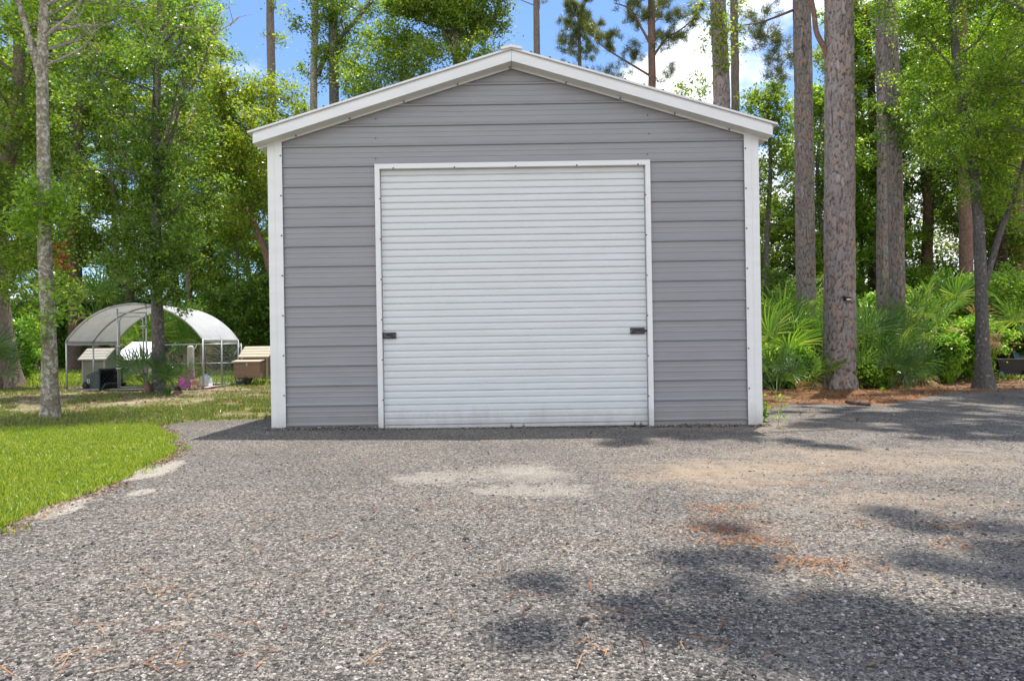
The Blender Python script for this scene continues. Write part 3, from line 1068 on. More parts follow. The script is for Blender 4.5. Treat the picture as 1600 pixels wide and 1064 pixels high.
# rake fascia (front face, recessed top lip, soffit return) on both slopes, plus eave soffits
for s in (-1, 1):
    mb = MB()
    xa, xb = CX + s * 0.0015, CX + s * (EH - 0.055)

    def bar(y0, y1, t0, t1, m=0, xa=xa, xb=xb):
        p = [(xa, y0, roof_z(xa, t1)), (xb, y0, roof_z(xb, t1)), (xb, y1, roof_z(xb, t1)), (xa, y1, roof_z(xa, t1)),
             (xa, y0, roof_z(xa, t0)), (xb, y0, roof_z(xb, t0)), (xb, y1, roof_z(xb, t0)), (xa, y1, roof_z(xa, t0))]
        mb.hexa(p if s > 0 else [p[i] for i in (1, 0, 3, 2, 5, 4, 7, 6)], m)
    bar(YR + 0.006, YR + 0.02, 0.024, 0.056)        # set-back lip in the shade of the sheet
    bar(YR - 0.008, YR + 0.004, 0.052, 0.152)       # front face
    bar(YR + 0.0045, YF + 0.03, 0.146, 0.152)       # soffit return
    bar(YF - 0.030, YF - 0.0235, 0.153, 0.178)      # turned-down edge against the wall
    for k in range(5):
        x = CX + s * (0.62 * k + (0.02 if k == 0 else 0.0))
        if k == 0 and s > 0:
            continue
        mb.lathe([(0.010, -0.007), (0.010, 0.0)], 8, 1, 'Y', (x, YF - 0.031, roof_z(x, 0.166)))
    gbuild(mb, 'rake_fascia', [M['white_metal'], M['screw']])
    mb = MB()
    x1, x2 = CX + s * (HW + 0.029), CX + s * (EH - 0.058)
    y0, y1 = YR + 0.021, YF + DEPTH + 0.18
    p = [(x1, y0, roof_z(x1, 0.150)), (x2, y0, roof_z(x2, 0.150)), (x2, y1, roof_z(x2, 0.150)), (x1, y1, roof_z(x1, 0.150)),
         (x1, y0, roof_z(x1, 0.142)), (x2, y0, roof_z(x2, 0.142)), (x2, y1, roof_z(x2, 0.142)), (x1, y1, roof_z(x1, 0.142))]
    mb.hexa(p if s > 0 else [p[i] for i in (1, 0, 3, 2, 5, 4, 7, 6)])
    x3 = x2 + s * 0.010
    mb.hexa([(min(x2, x3), y0, roof_z(x2, 0.15)), (max(x2, x3), y0, roof_z(x2, 0.15)), (max(x2, x3), y1, roof_z(x2, 0.15)), (min(x2, x3), y1, roof_z(x2, 0.15)),
             (min(x2, x3), y0, roof_z(x3, 0.024)), (max(x2, x3), y0, roof_z(x3, 0.024)), (max(x2, x3), y1, roof_z(x3, 0.024)), (min(x2, x3), y1, roof_z(x3, 0.024))])
    gbuild(mb, 'eave_soffit', M['white_metal'])

# door frame
mb = MB()
W = 0.055
yf, yb = YF - 0.040, YF + 0.06
mb.box(DX0 - W, DX0, yf, yf + 0.012, -0.05, DZ + W)
mb.box(DX1, DX1 + W, yf, yf + 0.012, -0.05, DZ + W)
mb.box(DX0, DX1, yf, yf + 0.012, DZ, DZ + W)
mb.box(DX0 - 0.004, DX0, yf + 0.012, yb, -0.05, DZ + 0.004)
mb.box(DX1, DX1 + 0.004, yf + 0.012, yb, -0.05, DZ + 0.004)
mb.box(DX0, DX1, yf + 0.012, yb + 0.1, DZ, DZ + 0.004)
mb.box(DX0, DX0 + 0.030, yb - 0.012, yb, -0.05, DZ)          # guide rails
mb.box(DX1 - 0.030, DX1, yb - 0.012, yb, -0.05, DZ)
for k in range(5):
    mb.lathe([(0.010, -0.008), (0.010, 0.0)], 8, 1, 'Y', (DX0 + 0.16 + k * 0.70, yf + 0.006, DZ + 0.004))
for k in range(6):
    for xx in (DX0 + 0.002, DX1 - 0.002):
        mb.lathe([(0.009, -0.008), (0.009, 0.0)], 8, 1, 'Y', (xx, yf + 0.004, 0.35 + k * 0.46))
gbuild(mb, 'door_frame', [M['white_metal'], M['screw']])

# roll-up door: ribbed steel curtain
mb = MB()
z = 0.055
P = 0.0777
yc = YF + 0.036
prof = []
while z < DZ + 0.06:
    prof += [(z, 0.0), (z + 0.003, -0.0125), (z + 0.012, -0.0145), (z + 0.050, -0.0150), (z + 0.060, -0.0135), (z + 0.073, -0.001)]
    z += P
rw = np.random.RandomState(2)
xsn = np.linspace(DX0 + 0.006, DX1 - 0.006, 13)
wob = rw.normal(0, 0.0011, (len(prof), 13))
wob = np.cumsum(wob, axis=1) * 0.35
for i, ((za, ya), (zb, yb2)) in enumerate(zip(prof, prof[1:])):
    for k in range(12):
        mb.quad((xsn[k], yc + ya + wob[i, k] * 0.5, za), (xsn[k + 1], yc + ya + wob[i, k + 1] * 0.5, za),
                (xsn[k + 1], yc + yb2 + wob[i + 1, k + 1] * 0.5, zb), (xsn[k], yc + yb2 + wob[i + 1, k] * 0.5, zb))
door = gbuild(mb, 'roll_up_door', M['curtain'])
mb = MB()
mb.box(DX0 + 0.008, DX1 - 0.008, yc - 0.022, yc + 0.02, 0.012, 0.053)
mb.box(DX0 + 0.05, DX1 - 0.05, yc - 0.030, yc - 0.0225, 0.020, 0.030)
for (xx) in (-0.02, 0.12, 1.40, 1.47):
    mb.lathe([(0.008, -0.034), (0.008, -0.0225)], 8, 1, 'Y', (xx, yc, 0.042))
    mb.box(xx - 0.016, xx + 0.016, yc - 0.034, yc - 0.0305, 0.016, 0.030, 1)
gbuild(mb, 'bottom_bar', [M['curtain'], M['latch_steel']], door)
mb = MB()
mb.box(DX0 + 0.008, DX1 - 0.008, yc - 0.012, yc + 0.012, -0.05, 0.011)
gbuild(mb, 'bottom_seal', M['rubber'], door)
for (xc, zc, s) in ((-1.415, 1.088, -1), (1.447, 1.098, 1)):
    mb = MB()
    y = yc - 0.018
    mb.box(xc - 0.085, xc + 0.085, y - 0.006, y, zc - 0.036, zc + 0.036, 0)       # back plate
    mb.box(xc - 0.080, xc + 0.080, y - 0.020, y - 0.0065, zc + 0.020, zc + 0.032, 1)
    mb.box(xc - 0.080, xc + 0.080, y - 0.020, y - 0.0065, zc - 0.032, zc - 0.020, 1)
    mb.box(xc - 0.03, xc + 0.05, y - 0.026, y - 0.0065, zc - 0.004, zc + 0.012, 2)
    mb.lathe([(0.016, -0.034), (0.016, -0.0065)], 12, 1, 'Y', (xc - s * 0.045, y, zc - 0.004))
    mb.box(xc + s * 0.085 - 0.03, xc + s * 0.085 + 0.03, y - 0.018, y - 0.0065, zc - 0.013, zc + 0.010, 1)   # bolt
    gbuild(mb, 'slide_latch', [M['latch_steel'], M['dark_steel'], M['rubber']], door, bevel=0.002)

# ------------------------------------------------------------------ plants: geometry
def tube_np(pts, rad, n):
    """one polyline -> verts, quads"""
    pts = np.asarray(pts, float)
    k = len(pts)
    d = np.gradient(pts, axis=0)
    d /= np.linalg.norm(d, axis=1)[:, None] + 1e-9
    ref = np.array([0.31, 0.17, 0.1]) if abs(d[:, 2]).mean() > 0.6 else np.array([0.05, 0.08, 1.0])
    a = np.cross(d, ref)
    a /= np.linalg.norm(a, axis=1)[:, None] + 1e-9
    b = np.cross(d, a)
    t = np.arange(n) * 2 * np.pi / n
    ring = a[:, None, :] * np.cos(t)[None, :, None] + b[:, None, :] * np.sin(t)[None, :, None]
    v = pts[:, None, :] + ring * np.asarray(rad)[:, None, None]
    i = np.arange(k - 1)[:, None] * n
    j = np.arange(n)[None, :]
    j2 = (j + 1) % n
    f = np.stack([i + j, i + j2, i + n + j2, i + n + j], 2).reshape(-1, 4)
    return v.reshape(-1, 3), f


def join_tubes(tubes):
    vs, fs, off = [], [], 0
    for v, f in tubes:
        vs.append(v)
        fs.append(f + off)
        off += len(v)
    return np.concatenate(vs), np.concatenate(fs)


def leaf_quads(c, size, rng, aspect=0.5, droop=0.25, up=0.8):
    n = len(c)
    d = rng.normal(0, 1, (n, 3))
    d[:, 2] = d[:, 2] * 0.7 - droop
    d /= np.linalg.norm(d, axis=1)[:, None]
    nr = rng.normal(0, 1, (n, 3))
    nr[:, 2] = np.abs(nr[:, 2]) + up
    s = np.cross(d, nr)
    s /= np.linalg.norm(s, axis=1)[:, None] + 1e-9
    nn = np.cross(s, d)
    sz = size * rng.uniform(0.6, 1.3, n)
    L2 = (sz * 0.5)[:, None]
    w = (sz * 0.5 * aspect)[:, None]
    fold = nn * (w * 0.35)
    v = np.stack([c - d * L2, c + s * w + fold - d * L2 * 0.1, c + d * L2, c - s * w + fold - d * L2 * 0.1], 1)
    return v.reshape(-1, 3), np.arange(n * 4).reshape(-1, 4)


def bend_line(p0, d, L, n, rng, jit=0.12, lift=0.0):
    p = np.array(p0, float)
    d = np.array(d, float)
    d /= np.linalg.norm(d)
    out = [p.copy()]
    for i in range(n):
        d = d + rng.normal(0, jit, 3) + np.array([0, 0, lift / n])
        d /= np.linalg.norm(d)
        p = p + d * L / n
        out.append(p.copy())
    return np.array(out)


def pl_at(P, t):
    """point and index fraction along polyline by t in 0..1"""
    f = t * (len(P) - 1)
    i = min(int(f), len(P) - 2)
    return P[i] + (P[i + 1] - P[i]) * (f - i), f


def smooth_line(P, k=4):
    P = np.asarray(P, float)
    if len(P) < 3:
        return P
    out = []
    for i in range(len(P) - 1):
        p0, p1, p2, p3 = P[max(i - 1, 0)], P[i], P[i + 1], P[min(i + 2, len(P) - 1)]
        for j in range(k):
            t = j / k
            out.append(0.5 * ((2 * p1) + (-p0 + p2) * t + (2 * p0 - 5 * p1 + 4 * p2 - p3) * t * t + (-p0 + 3 * p1 - 3 * p2 + p3) * t ** 3))
    out.append(P[-1])
    return np.array(out)


def branch_system(P, rad, rng, nb, t0, t1, L, elev=(10, 50), sub=6, az=None, az_spread=np.pi, prof=None, lift=0.35, step=0.22, bias=(0, 0, 0), bare=0.25):
    """branches off a trunk polyline -> tubes, anchors(leaf clusters)"""
    tubes, anch = [], []
    golden = 2.399963
    for i in range(nb):
        t = t0 + (t1 - t0) * (i + rng.uniform(0.1, 0.9)) / nb
        p, f = pl_at(P, t)
        rr = np.interp(t, np.linspace(0, 1, len(rad)), rad)
        a = (i * golden + rng.normal(0, 0.4)) if az is None else az + rng.uniform(-az_spread, az_spread)
        u = (t - t0) / (t1 - t0 + 1e-9)
        k = prof(u) if prof else (0.55 + 0.9 * u - 0.95 * u * u)
        l = L * max(0.15, k) * rng.uniform(0.7, 1.2)
        e = R(rng.uniform(*elev) + 25 * u)
        d = np.array([math.cos(a) * math.cos(e), math.sin(a) * math.cos(e), math.sin(e)]) + np.array(bias)
        B = bend_line(p, d, l, 7, rng, 0.13, lift)
        r0 = min(rr * 0.42, 0.010 + 0.008 * l)
        tubes.append(tube_np(B, np.linspace(r0, 0.008, len(B)), 5))
        for j in range(sub):
            tt = bare + (1 - bare) * (j + rng.uniform(0.1, 0.9)) / sub
            q, _ = pl_at(B, tt)
            bd = B[-1] - B[0]
            bd /= np.linalg.norm(bd) + 1e-9
            sd = bd * 0.6 + rng.normal(0, 0.6, 3) + np.array([0, 0, 0.1])
            sl = l * 0.42 * rng.uniform(0.6, 1.2) * (1.15 - 0.55 * tt)
            S = bend_line(q, sd, sl, 4, rng, 0.22, -0.1)
            tubes.append(tube_np(S, np.linspace(max(0.006, r0 * 0.35), 0.004, len(S)), 4))
            m = max(2, int(sl / step))
            for w in range(m):
                c, _ = pl_at(S, 0.25 + 0.75 * (w + 0.5) / m)
                anch.append(c)
        anch.append(B[-1])
    return tubes, anch


def crown_leaves(anch, per, sig, size, rng, aspect=0.5, droop=0.3):
    A = np.repeat(np.asarray(anch), per, axis=0)
    k = sig * np.repeat(rng.uniform(0.35, 0.95, (len(anch), 1)), per, axis=0)
    c = A + rng.normal(0, 1, A.shape) * k * np.array([1, 1, 0.7])
    return leaf_quads(c, size, rng, aspect, droop)


def needle_tufts(anch, dirs, rng, per=34, L=0.24, w=0.009):
    n = len(anch)
    A = np.repeat(np.asarray(anch), per, axis=0)
    Dr = np.repeat(np.asarray(dirs), per, axis=0)
    d = Dr * 0.75 + rng.normal(0, 0.62, A.shape)
    d /= np.linalg.norm(d, axis=1)[:, None]
    A = A + rng.normal(0, 0.05, A.shape)
    s = np.cross(d, rng.normal(0, 1, A.shape))
    s /= np.linalg.norm(s, axis=1)[:, None] + 1e-9
    l = (L * rng.uniform(0.7, 1.2, len(A)))[:, None]
    v = np.stack([A - s * w / 2, A + s * w / 2, A + d * l], 1)
    return v.reshape(-1, 3), np.arange(len(v) * 3).reshape(-1, 3)


def make_bark_pine(P, rad, rng, sides=56, dz=0.05):
    """pine trunk whose bark plates are real relief, stored with a tone per plate"""
    P = np.asarray(P, float)
    L = np.r_[0, np.cumsum(np.linalg.norm(np.diff(P, axis=0), axis=1))]
    k = int(L[-1] / dz)
    s = np.linspace(0, L[-1], k)
    Q = np.stack([np.interp(s, L, P[:, i]) for i in range(3)], 1)
    r = np.interp(s, L, rad)
    th = np.arange(sides) * 2 * np.pi / sides
    S, T = np.meshgrid(s, th, indexing='ij')
    rm = np.mean(rad)
    cw, chh = 0.064, 0.21
    nu, nv = max(6, int(2 * np.pi * rm / cw)), int(L[-1] / chh) + 2
    ju, jv = rng.rand(nv, nu), rng.rand(nv, nu)
    tone = rng.rand(nv, nu)
    U = T / (2 * np.pi) * nu
    V = S / chh
    PQ = np.stack([U.ravel() * 0.9, V.ravel() * 0.9], 1)
    sd_ = int(rng.randint(1000))
    U = U + 0.9 * (vnoise(PQ, sd_, 1.9).reshape(U.shape) - 0.5) + 0.35 * (vnoise(PQ, sd_ + 1, 0.5).reshape(U.shape) - 0.5)
    V = V + 0.7 * (vnoise(PQ, sd_ + 2, 1.5).reshape(U.shape) - 0.5) + 0.4 * (vnoise(PQ, sd_ + 3, 0.45).reshape(U.shape) - 0.5)
    iu, iv = np.floor(U).astype(int), np.floor(V).astype(int)
    f1 = np.full(U.shape, 9.0)
    f2 = np.full(U.shape, 9.0)
    tn = np.zeros(U.shape)
    for du in (-1, 0, 1):
        for dv in (-1, 0, 1):
            cu, cv = iu + du, np.clip(iv + dv, 0, nv - 1)
            pu = cu + ju[cv, cu % nu]
            pv = iv + dv + jv[cv, cu % nu]
            d = np.hypot(U - pu, (V - pv))
            m = d < f1
            f2 = np.where(m, f1, np.minimum(f2, d))
            tn = np.where(m, tone[cv, cu % nu], tn)
            f1 = np.where(m, d, f1)
    plate = np.clip((f2 - f1) / 0.13, 0, 1)
    relief = (plate - 0.6) * 0.032 + rng.normal(0, 0.003, U.shape) + (tn - 0.5) * 0.012
    flare = 1 + 0.0 * S
    rr = (r[:, None] * flare + relief * min(1.0, rm / 0.2))
    low = np.exp(-S / 0.45)
    rr = rr * (1 + low * (0.16 + 0.20 * np.maximum(0, np.sin(T * 5 + 0.7)) + 0.1 * np.maximum(0, np.sin(T * 3 + 2))))
    v = np.stack([Q[:, None, 0] + np.cos(T) * rr, Q[:, None, 1] + np.sin(T) * rr, np.broadcast_to(Q[:, None, 2], T.shape)], 2)
    i = np.arange(k - 1)[:, None] * sides
    j = np.arange(sides)[None, :]
    j2 = (j + 1) % sides
    f = np.stack([i + j, i + j2, i + sides + j2, i + sides + j], 2).reshape(-1, 4)
    return v.reshape(-1, 3), f, plate.ravel(), tn.ravel()


def trunk_tube(P, rad, rng, sides=18, flare=0.25, lump=0.05):
    P = smooth_line(P, 8)
    n = len(P)
    rad = np.interp(np.linspace(0, 1, n), np.linspace(0, 1, len(rad)), rad)
    z = np.linalg.norm(P - P[0], axis=1)
    v, f = tube_np(P, rad, sides)
    v = v.reshape(n, sides, 3)
    th = np.arange(sides) * 2 * np.pi / sides
    k = 1 + np.exp(-z / 0.3)[:, None] * (flare + flare * np.maximum(0, np.sin(th * 4 + rng.rand() * 6))[None]) + rng.normal(0, lump, (n, sides)) * 0.6
    v = P[:, None] + (v - P[:, None]) * k[:, :, None]
    v[0, :, 2] -= 0.05
    return v.reshape(-1, 3), f, P, rad


def px_line(pts, D, base):
    """trunk line given by photo points at one distance, relative to its base on the ground"""
    out = []
    for p in pts:
        d = D if len(p) < 3 else p[2]
        out.append(np.array(at(p[0], p[1], d)) - np.array(base))
    return np.array(out)


def tree(name, label, D, line, r0, r1, barkm, leafm, seed, branches=(), per=22, sig=0.2, size=0.075, aspect=0.5, cat='tree', group=None,
         limbs=(), pine=False, base=None, tuft=False, flare=0.25, extra=(), droop=0.3, deadm=None, dead=()):
    rng = np.random.RandomState(seed)
    b = Vector(base) if base is not None else gat(line[0][0], D)
    if base is None:
        l0 = at(line[0][0], line[0][1], D)
        b = Vector((l0.x, D, gz(l0.x)))
    P = px_line(line, D, b) if len(line[0]) == 2 and base is None else np.array([np.array(p, float) for p in line])
    P[0, 2] = -0.03
    root = thing(name, label, cat, b, 0, group)
    tubes = []
    rad = np.linspace(r0, r1, len(P))
    anch, dirs = [], []
    if pine:
        Ps = smooth_line(P, 8)
        rs_ = np.linspace(r0, r1, len(Ps))
        v, f, pl, tn = make_bark_pine(Ps, rs_, rng, 92 if r0 > 0.15 else 44, 0.032)
        Pm, rm = Ps, rs_
        tr = obj('trunk', mesh_np('trunk', v, f, M['bark_pine'], True, None, {'plate': pl, 'tone': tn}), root)
    else:
        v, f, Pm, rm = trunk_tube(P, rad, rng, 18 if r0 > 0.1 else 10, flare)
        tubes.append((v, f))
    lines = [(Pm, rm)]
    for (pts, ra, rb) in limbs:
        Q = smooth_line(px_line(pts, D, b) if len(pts[0]) <= 3 and base is None else np.array(pts, float), 6)
        rr = np.linspace(ra, rb, len(Q))
        v_, f_ = tube_np(Q, rr, 10)
        obj('limb', mesh_np('limb', v_, f_, M[barkm], True), root)
        lines.append((Q, rr))
    for bs in branches:
        bs = dict(bs)
        li = bs.pop('on', 0)
        Q, rr = lines[li]
        t_, a_ = branch_system(Q, rr, rng, **bs)
        tubes += t_
        anch += a_
    for (c, rad3, n) in extra:
        u = rng.normal(0, 1, (n, 3))
        u /= np.linalg.norm(u, axis=1)[:, None]
        pts = np.array(c) - np.array(b) + u * (rng.rand(n, 1) ** 0.45) * np.array(rad3)
        anch += list(pts)
    if tubes:
        v, f = join_tubes(tubes)
        obj('branches' if pine else 'trunk', mesh_np('trunk', v, f, M[barkm], True), root)
    dt = []
    for bs in dead:
        bs = dict(bs)
        li = bs.pop('on', 0)
        t_, _ = branch_system(lines[li][0], lines[li][1], rng, **bs)
        dt += t_
    if dt:
        v, f = join_tubes(dt)
        obj('dead_branches', mesh_np('dead_branches', v, f, M['deadwood'], True), root)
    if anch:
        A = np.array(anch)
        if tuft:
            ax = A - np.array([0, 0, 0.0])
            dd = rng.normal(0, 0.5, A.shape) + np.array([0, 0, 0.55])
            dd[:, :2] += 0.5 * (A[:, :2] / (np.linalg.norm(A[:, :2], axis=1)[:, None] + 0.3))
            dd /= np.linalg.norm(dd, axis=1)[:, None]
            v, f = needle_tufts(A, dd, rng, int(per * (1 if per > 100 else 2.4)), 0.24 if size < 0.2 else size, 0.020 if per > 100 else 0.013)
        else:
            v, f = crown_leaves(A, per, sig, size, rng, aspect, droop)
        obj('crown', mesh_np('crown', v, f, M[leafm]), root)
    return root


def copy_tree(root, loc, rz, sx=1.0, label=None, group=None):
    r = root.copy()
    col.objects.link(r)
    r.location = loc
    r.rotation_euler = (0, 0, rz)
    r.scale = (sx, sx, sx)
    if label:
        r['label'] = label
    if group:
        r['group'] = group
    for ch in list(root.children):
        c = ch.copy()
        col.objects.link(c)
        c.parent = r
    return r


PI = math.pi
# ------------------------------------------------------------------ trees on the left
t = tree('lichen_tree', 'pale lichen spotted slender tree standing at the edge of the bright lawn', 9.25,
         [(79, 658), (76, 520), (70, 390), (68, 250), (66, 120), (70, 0), (84, -250), (100, -520)], 0.100, 0.048, 'bark_lichen', 'leaf_bright', 11,
         branches=[dict(nb=18, t0=0.66, t1=1.0, L=3.8, elev=(5, 45), sub=8, bias=(0.35, 0.9, 0.0)), dict(on=1, nb=5, t0=0.35, t1=1.0, L=1.3, elev=(5, 50), sub=5, bias=(0, 0.5, 0))],
         limbs=[([(63, 118), (47, 62), (28, 0), (5, -90)], 0.055, 0.022)], per=30, sig=0.16, size=0.072,
         extra=[(at(62, 335, 9.2), (0.32, 0.3, 0.30), 26), (at(92, 330, 9.2), (0.22, 0.22, 0.22), 16), (at(40, 345, 9.3), (0.2, 0.2, 0.2), 12), (at(75, 300, 9.2), (0.25, 0.2, 0.2), 12),
                (at(52, 497, 9.1), (0.10, 0.1, 0.05), 3), (at(55, 530, 9.1), (0.08, 0.1, 0.05), 3), (at(100, 490, 9.1), (0.12, 0.1, 0.06), 4), (at(85, 452, 9.1), (0.1, 0.1, 0.05), 3)],
         dead=[dict(nb=5, t0=0.56, t1=0.76, L=2.3, elev=(5, 35), sub=10, az=0.4, az_spread=1.0, bare=0.35)])
rng = np.random.RandomState(3)
b = Vector(t.location)
c = np.array([at(94, 385, 9.1) - b, at(97, 400, 9.1) - b, at(102, 418, 9.1) - b, at(95, 408, 9.1) - b])
v, f = crown_leaves(c, 26, 0.06, 0.075, rng, 0.45, 0.9)
obj('withered_leaves', mesh_np('withered_leaves', v, f, M['deadleaf']), t)

tree('oak_tree', 'thick trunked oak at the far left behind the lawn, flared at its base', 17.2,
     [(14, 611), (6, 540), (-6, 430), (2, 300), (24, 190), (30, 60), (20, -150)], 0.30, 0.09, 'bark_oak', 'leaf_oak', 12,
     branches=[dict(nb=26, t0=0.42, t1=1.0, L=4.4, elev=(-5, 40), sub=8)], per=60, sig=0.26, size=0.10, flare=0.2,
     extra=[(at(30, 380, 16.5), (1.0, 0.9, 0.8), 40), (at(60, 440, 16.0), (0.9, 0.7, 0.7), 30), (at(0, 310, 16.5), (1.2, 0.9, 0.8), 40)])

tree('ivy_clad_tree', 'dark slender tree wrapped in leafy sprouts in front of the hen pen', 14.5,
     [(248, 618), (247, 520), (243, 400), (245, 300), (243, 180), (250, 60), (252, -160)], 0.135, 0.05, 'bark_grey', 'leaf_dark', 13,
     branches=[dict(nb=24, t0=0.42, t1=1.0, L=3.0, elev=(-5, 45), sub=7), dict(nb=9, t0=0.22, t1=0.5, L=1.0, elev=(-20, 30), sub=5)],
     per=46, sig=0.2, size=0.085,
     limbs=[([(246, 275), (262, 235), (275, 190), (290, 120)], 0.05, 0.02)],
     extra=[(at(240, 240, 14.3), (0.6, 0.5, 1.0), 40), (at(225, 350, 14.3), (0.8, 0.6, 0.6), 42), (at(285, 375, 14.3), (0.6, 0.5, 0.55), 30), (at(250, 435, 14.2), (0.45, 0.35, 0.35), 16), (at(225, 425, 14.2), (0.5, 0.4, 0.35), 18),
            (at(278, 482, 14.1), (0.22, 0.25, 0.08), 5), (at(180, 410, 14.3), (0.5, 0.5, 0.4), 18)],
     dead=[dict(nb=8, t0=0.55, t1=0.9, L=2.6, elev=(5, 30), sub=6, az=0.2, az_spread=1.2)])

tree('dark_oak', 'dark straight trunk standing in shade behind the lichen tree', 29,
     [(118, 590), (118, 480), (116, 330), (124, 170), (140, 20), (150, -150)], 0.31, 0.12, 'bark_dark', 'leaf_oak', 14,
     branches=[dict(nb=26, t0=0.4, t1=1.0, L=5.2, elev=(-5, 40), sub=7)], per=34, sig=0.3, size=0.15)
tree('thin_tree', 'thin dark trunk right of the pen roof, behind the fence', 30,
     [(331, 585), (330, 450), (322, 300), (318, 130), (316, 30)], 0.15, 0.07, 'bark_dark', 'leaf_yellow', 15,
     branches=[dict(nb=18, t0=0.4, t1=0.92, L=2.4, elev=(0, 45), sub=6)], per=26, sig=0.28, size=0.14)
tree('sapling', 'very thin pale sapling between the pen roof and the garage corner', 25,
     [(372, 582), (371, 450), (368, 330), (366, 260)], 0.07, 0.03, 'bark_grey', 'leaf_dark', 16,
     branches=[dict(nb=12, t0=0.35, t1=1.0, L=1.6, elev=(0, 45), sub=6)], per=26, sig=0.25, size=0.13)
tree('leaning_tree', 'yellow green leaning tree crowding the garage\'s left corner', 24,
     [(436, 585), (425, 440), (398, 350), (368, 290), (350, 220), (352, 140)], 0.13, 0.05, 'bark_red', 'leaf_yellow', 17,
     branches=[dict(nb=26, t0=0.3, t1=1.0, L=3.0, elev=(0, 45), sub=7)], per=46, sig=0.26, size=0.12,
     extra=[(at(395, 200, 24), (1.3, 1.0, 1.3), 64), (at(345, 220, 24), (1.3, 1.0, 1.3), 58), (at(385, 310, 24), (1.0, 1.0, 1.4), 50), (at(430, 150, 24.5), (1.2, 1.0, 0.8), 44)])

near_left = [('leafy oak between the thick oak and the dark straight trunk', 62, 30, 14.5, 4.2, 'leaf_oak', 61),
             ('light green tree filling the gap left of the ivy clad tree', 178, 30.5, 15, 4.2, 'leaf_oak', 62),
             ('yellowish tree behind the ivy clad tree, above the pen roof', 292, 29.5, 14.0, 3.7, 'leaf_yellow', 63),
             ('bushy low tree between the pen roof and the garage', 388, 29, 8.2, 2.8, 'leaf_oak', 64)]
for lb, px, D, h, L_, lm, sd_ in near_left:
    b_ = gat(px, D)
    tree('broadleaf_tree', lb, D, [(0, 0, 0), (0.12, 0.05, h * 0.35), (-0.1, 0.1, h * 0.7), (0.1, 0, h)], 0.16, 0.045, 'bark_oak', lm, sd_, base=b_,
         branches=[dict(nb=32, t0=0.24, t1=1.0, L=L_, elev=(-5, 45), sub=8, step=0.28)], per=48, sig=0.34, size=0.135)

# ------------------------------------------------------------------ trees above the roof
tree('bare_pine', 'tall bare pine trunk against blue sky left of the roof', 27,
     [(428, 585), (427, 300), (424, 120), (422, 0), (420, -170)], 0.19, 0.13, 'bark_oak', 'leaf_yellow', 18,
     branches=[dict(nb=7, t0=0.58, t1=0.86, L=1.7, elev=(5, 50), sub=5)], per=11, sig=0.3, size=0.13)
tree('slender_tree', 'slender pale trunk with leafy tufts, left of a thicker twin above the roof slope', 22,
     [(491, 580), (494, 300), (490, 150), (493, 0), (496, -170)], 0.14, 0.09, 'bark_lichen', 'leaf_oak', 19,
     branches=[dict(nb=14, t0=0.5, t1=0.92, L=1.3, elev=(5, 50), sub=6)], per=18, sig=0.2, size=0.11)
tree('forked_tree', 'grey forked trunk with one limb slanting up right above the roof slope', 22,
     [(524, 580), (523, 300), (522, 150), (520, 0), (518, -180)], 0.19, 0.12, 'bark_grey', 'leaf_oak', 20,
     limbs=[([(497, 118), (510, 85), (540, 50), (580, 2), (610, -60)], 0.085, 0.05)],
     branches=[dict(nb=9, t0=0.55, t1=0.95, L=1.4, elev=(5, 50), sub=6), dict(on=1, nb=9, t0=0.3, t1=1.0, L=1.6, elev=(5, 50), sub=6)], per=30, sig=0.22, size=0.10,
     extra=[(at(540, 120, 22), (0.8, 0.6, 0.5), 30), (at(505, 60, 22), (0.5, 0.5, 0.9), 24), (at(560, 60, 22), (0.6, 0.5, 0.6), 22), (at(600, 20, 22), (0.9, 0.6, 0.4), 26), (at(540, 5, 22), (0.6, 0.5, 0.4), 16)])
tree('live_oak', 'broad bright green oak spreading over the left slope of the roof', 20.5,
     [(716, 575), (717, 200), (714, 90), (708, 0), (700, -150)], 0.17, 0.08, 'bark_grey', 'leaf_oak', 21,
     limbs=[([(716, 105), (738, 62), (752, 20), (770, -60)], 0.09, 0.04), ([(745, 64), (725, 60), (690, 45), (640, 26), (600, 18)], 0.06, 0.02), ([(714, 95), (690, 40), (668, -30)], 0.08, 0.04), ([(752, 70), (770, 40), (790, -40)], 0.07, 0.04)],
     branches=[dict(nb=10, t0=0.6, t1=1.0, L=2.2, elev=(0, 45), sub=7), dict(on=1, nb=9, t0=0.25, t1=1, L=1.5, elev=(0, 50), sub=6), dict(on=2, nb=12, t0=0.2, t1=1, L=1.2, elev=(-30, 40), sub=6),
               dict(on=3, nb=9, t0=0.3, t1=1, L=1.6, elev=(0, 50), sub=6), dict(on=4, nb=7, t0=0.3, t1=1, L=1.1, elev=(0, 50), sub=5)],
     per=40, sig=0.22, size=0.095,
     extra=[(at(600, 60, 20.5), (1.0, 0.8, 0.5), 60), (at(640, 70, 21), (1.2, 0.8, 0.7), 70), (at(600, 115, 21), (1.0, 0.7, 0.4), 40), (at(730, 20, 20.5), (0.9, 0.8, 0.5), 40), (at(650, 10, 20.5), (0.9, 0.8, 0.4), 36), (at(580, 150, 21), (0.9, 0.6, 0.3), 30), (at(700, 20, 20.5), (1.2, 0.8, 0.4), 50), (at(620, 95, 20), (1.1, 0.8, 0.55), 60), (at(570, 130, 20), (0.8, 0.8, 0.5), 36), (at(680, 80, 20), (0.9, 0.8, 0.5), 40), (at(745, 85, 20), (0.7, 0.8, 0.4), 34), (at(660, 120, 20.5), (1.0, 0.8, 0.4), 40), (at(545, 100, 21), (0.5, 0.5, 0.6), 20)])
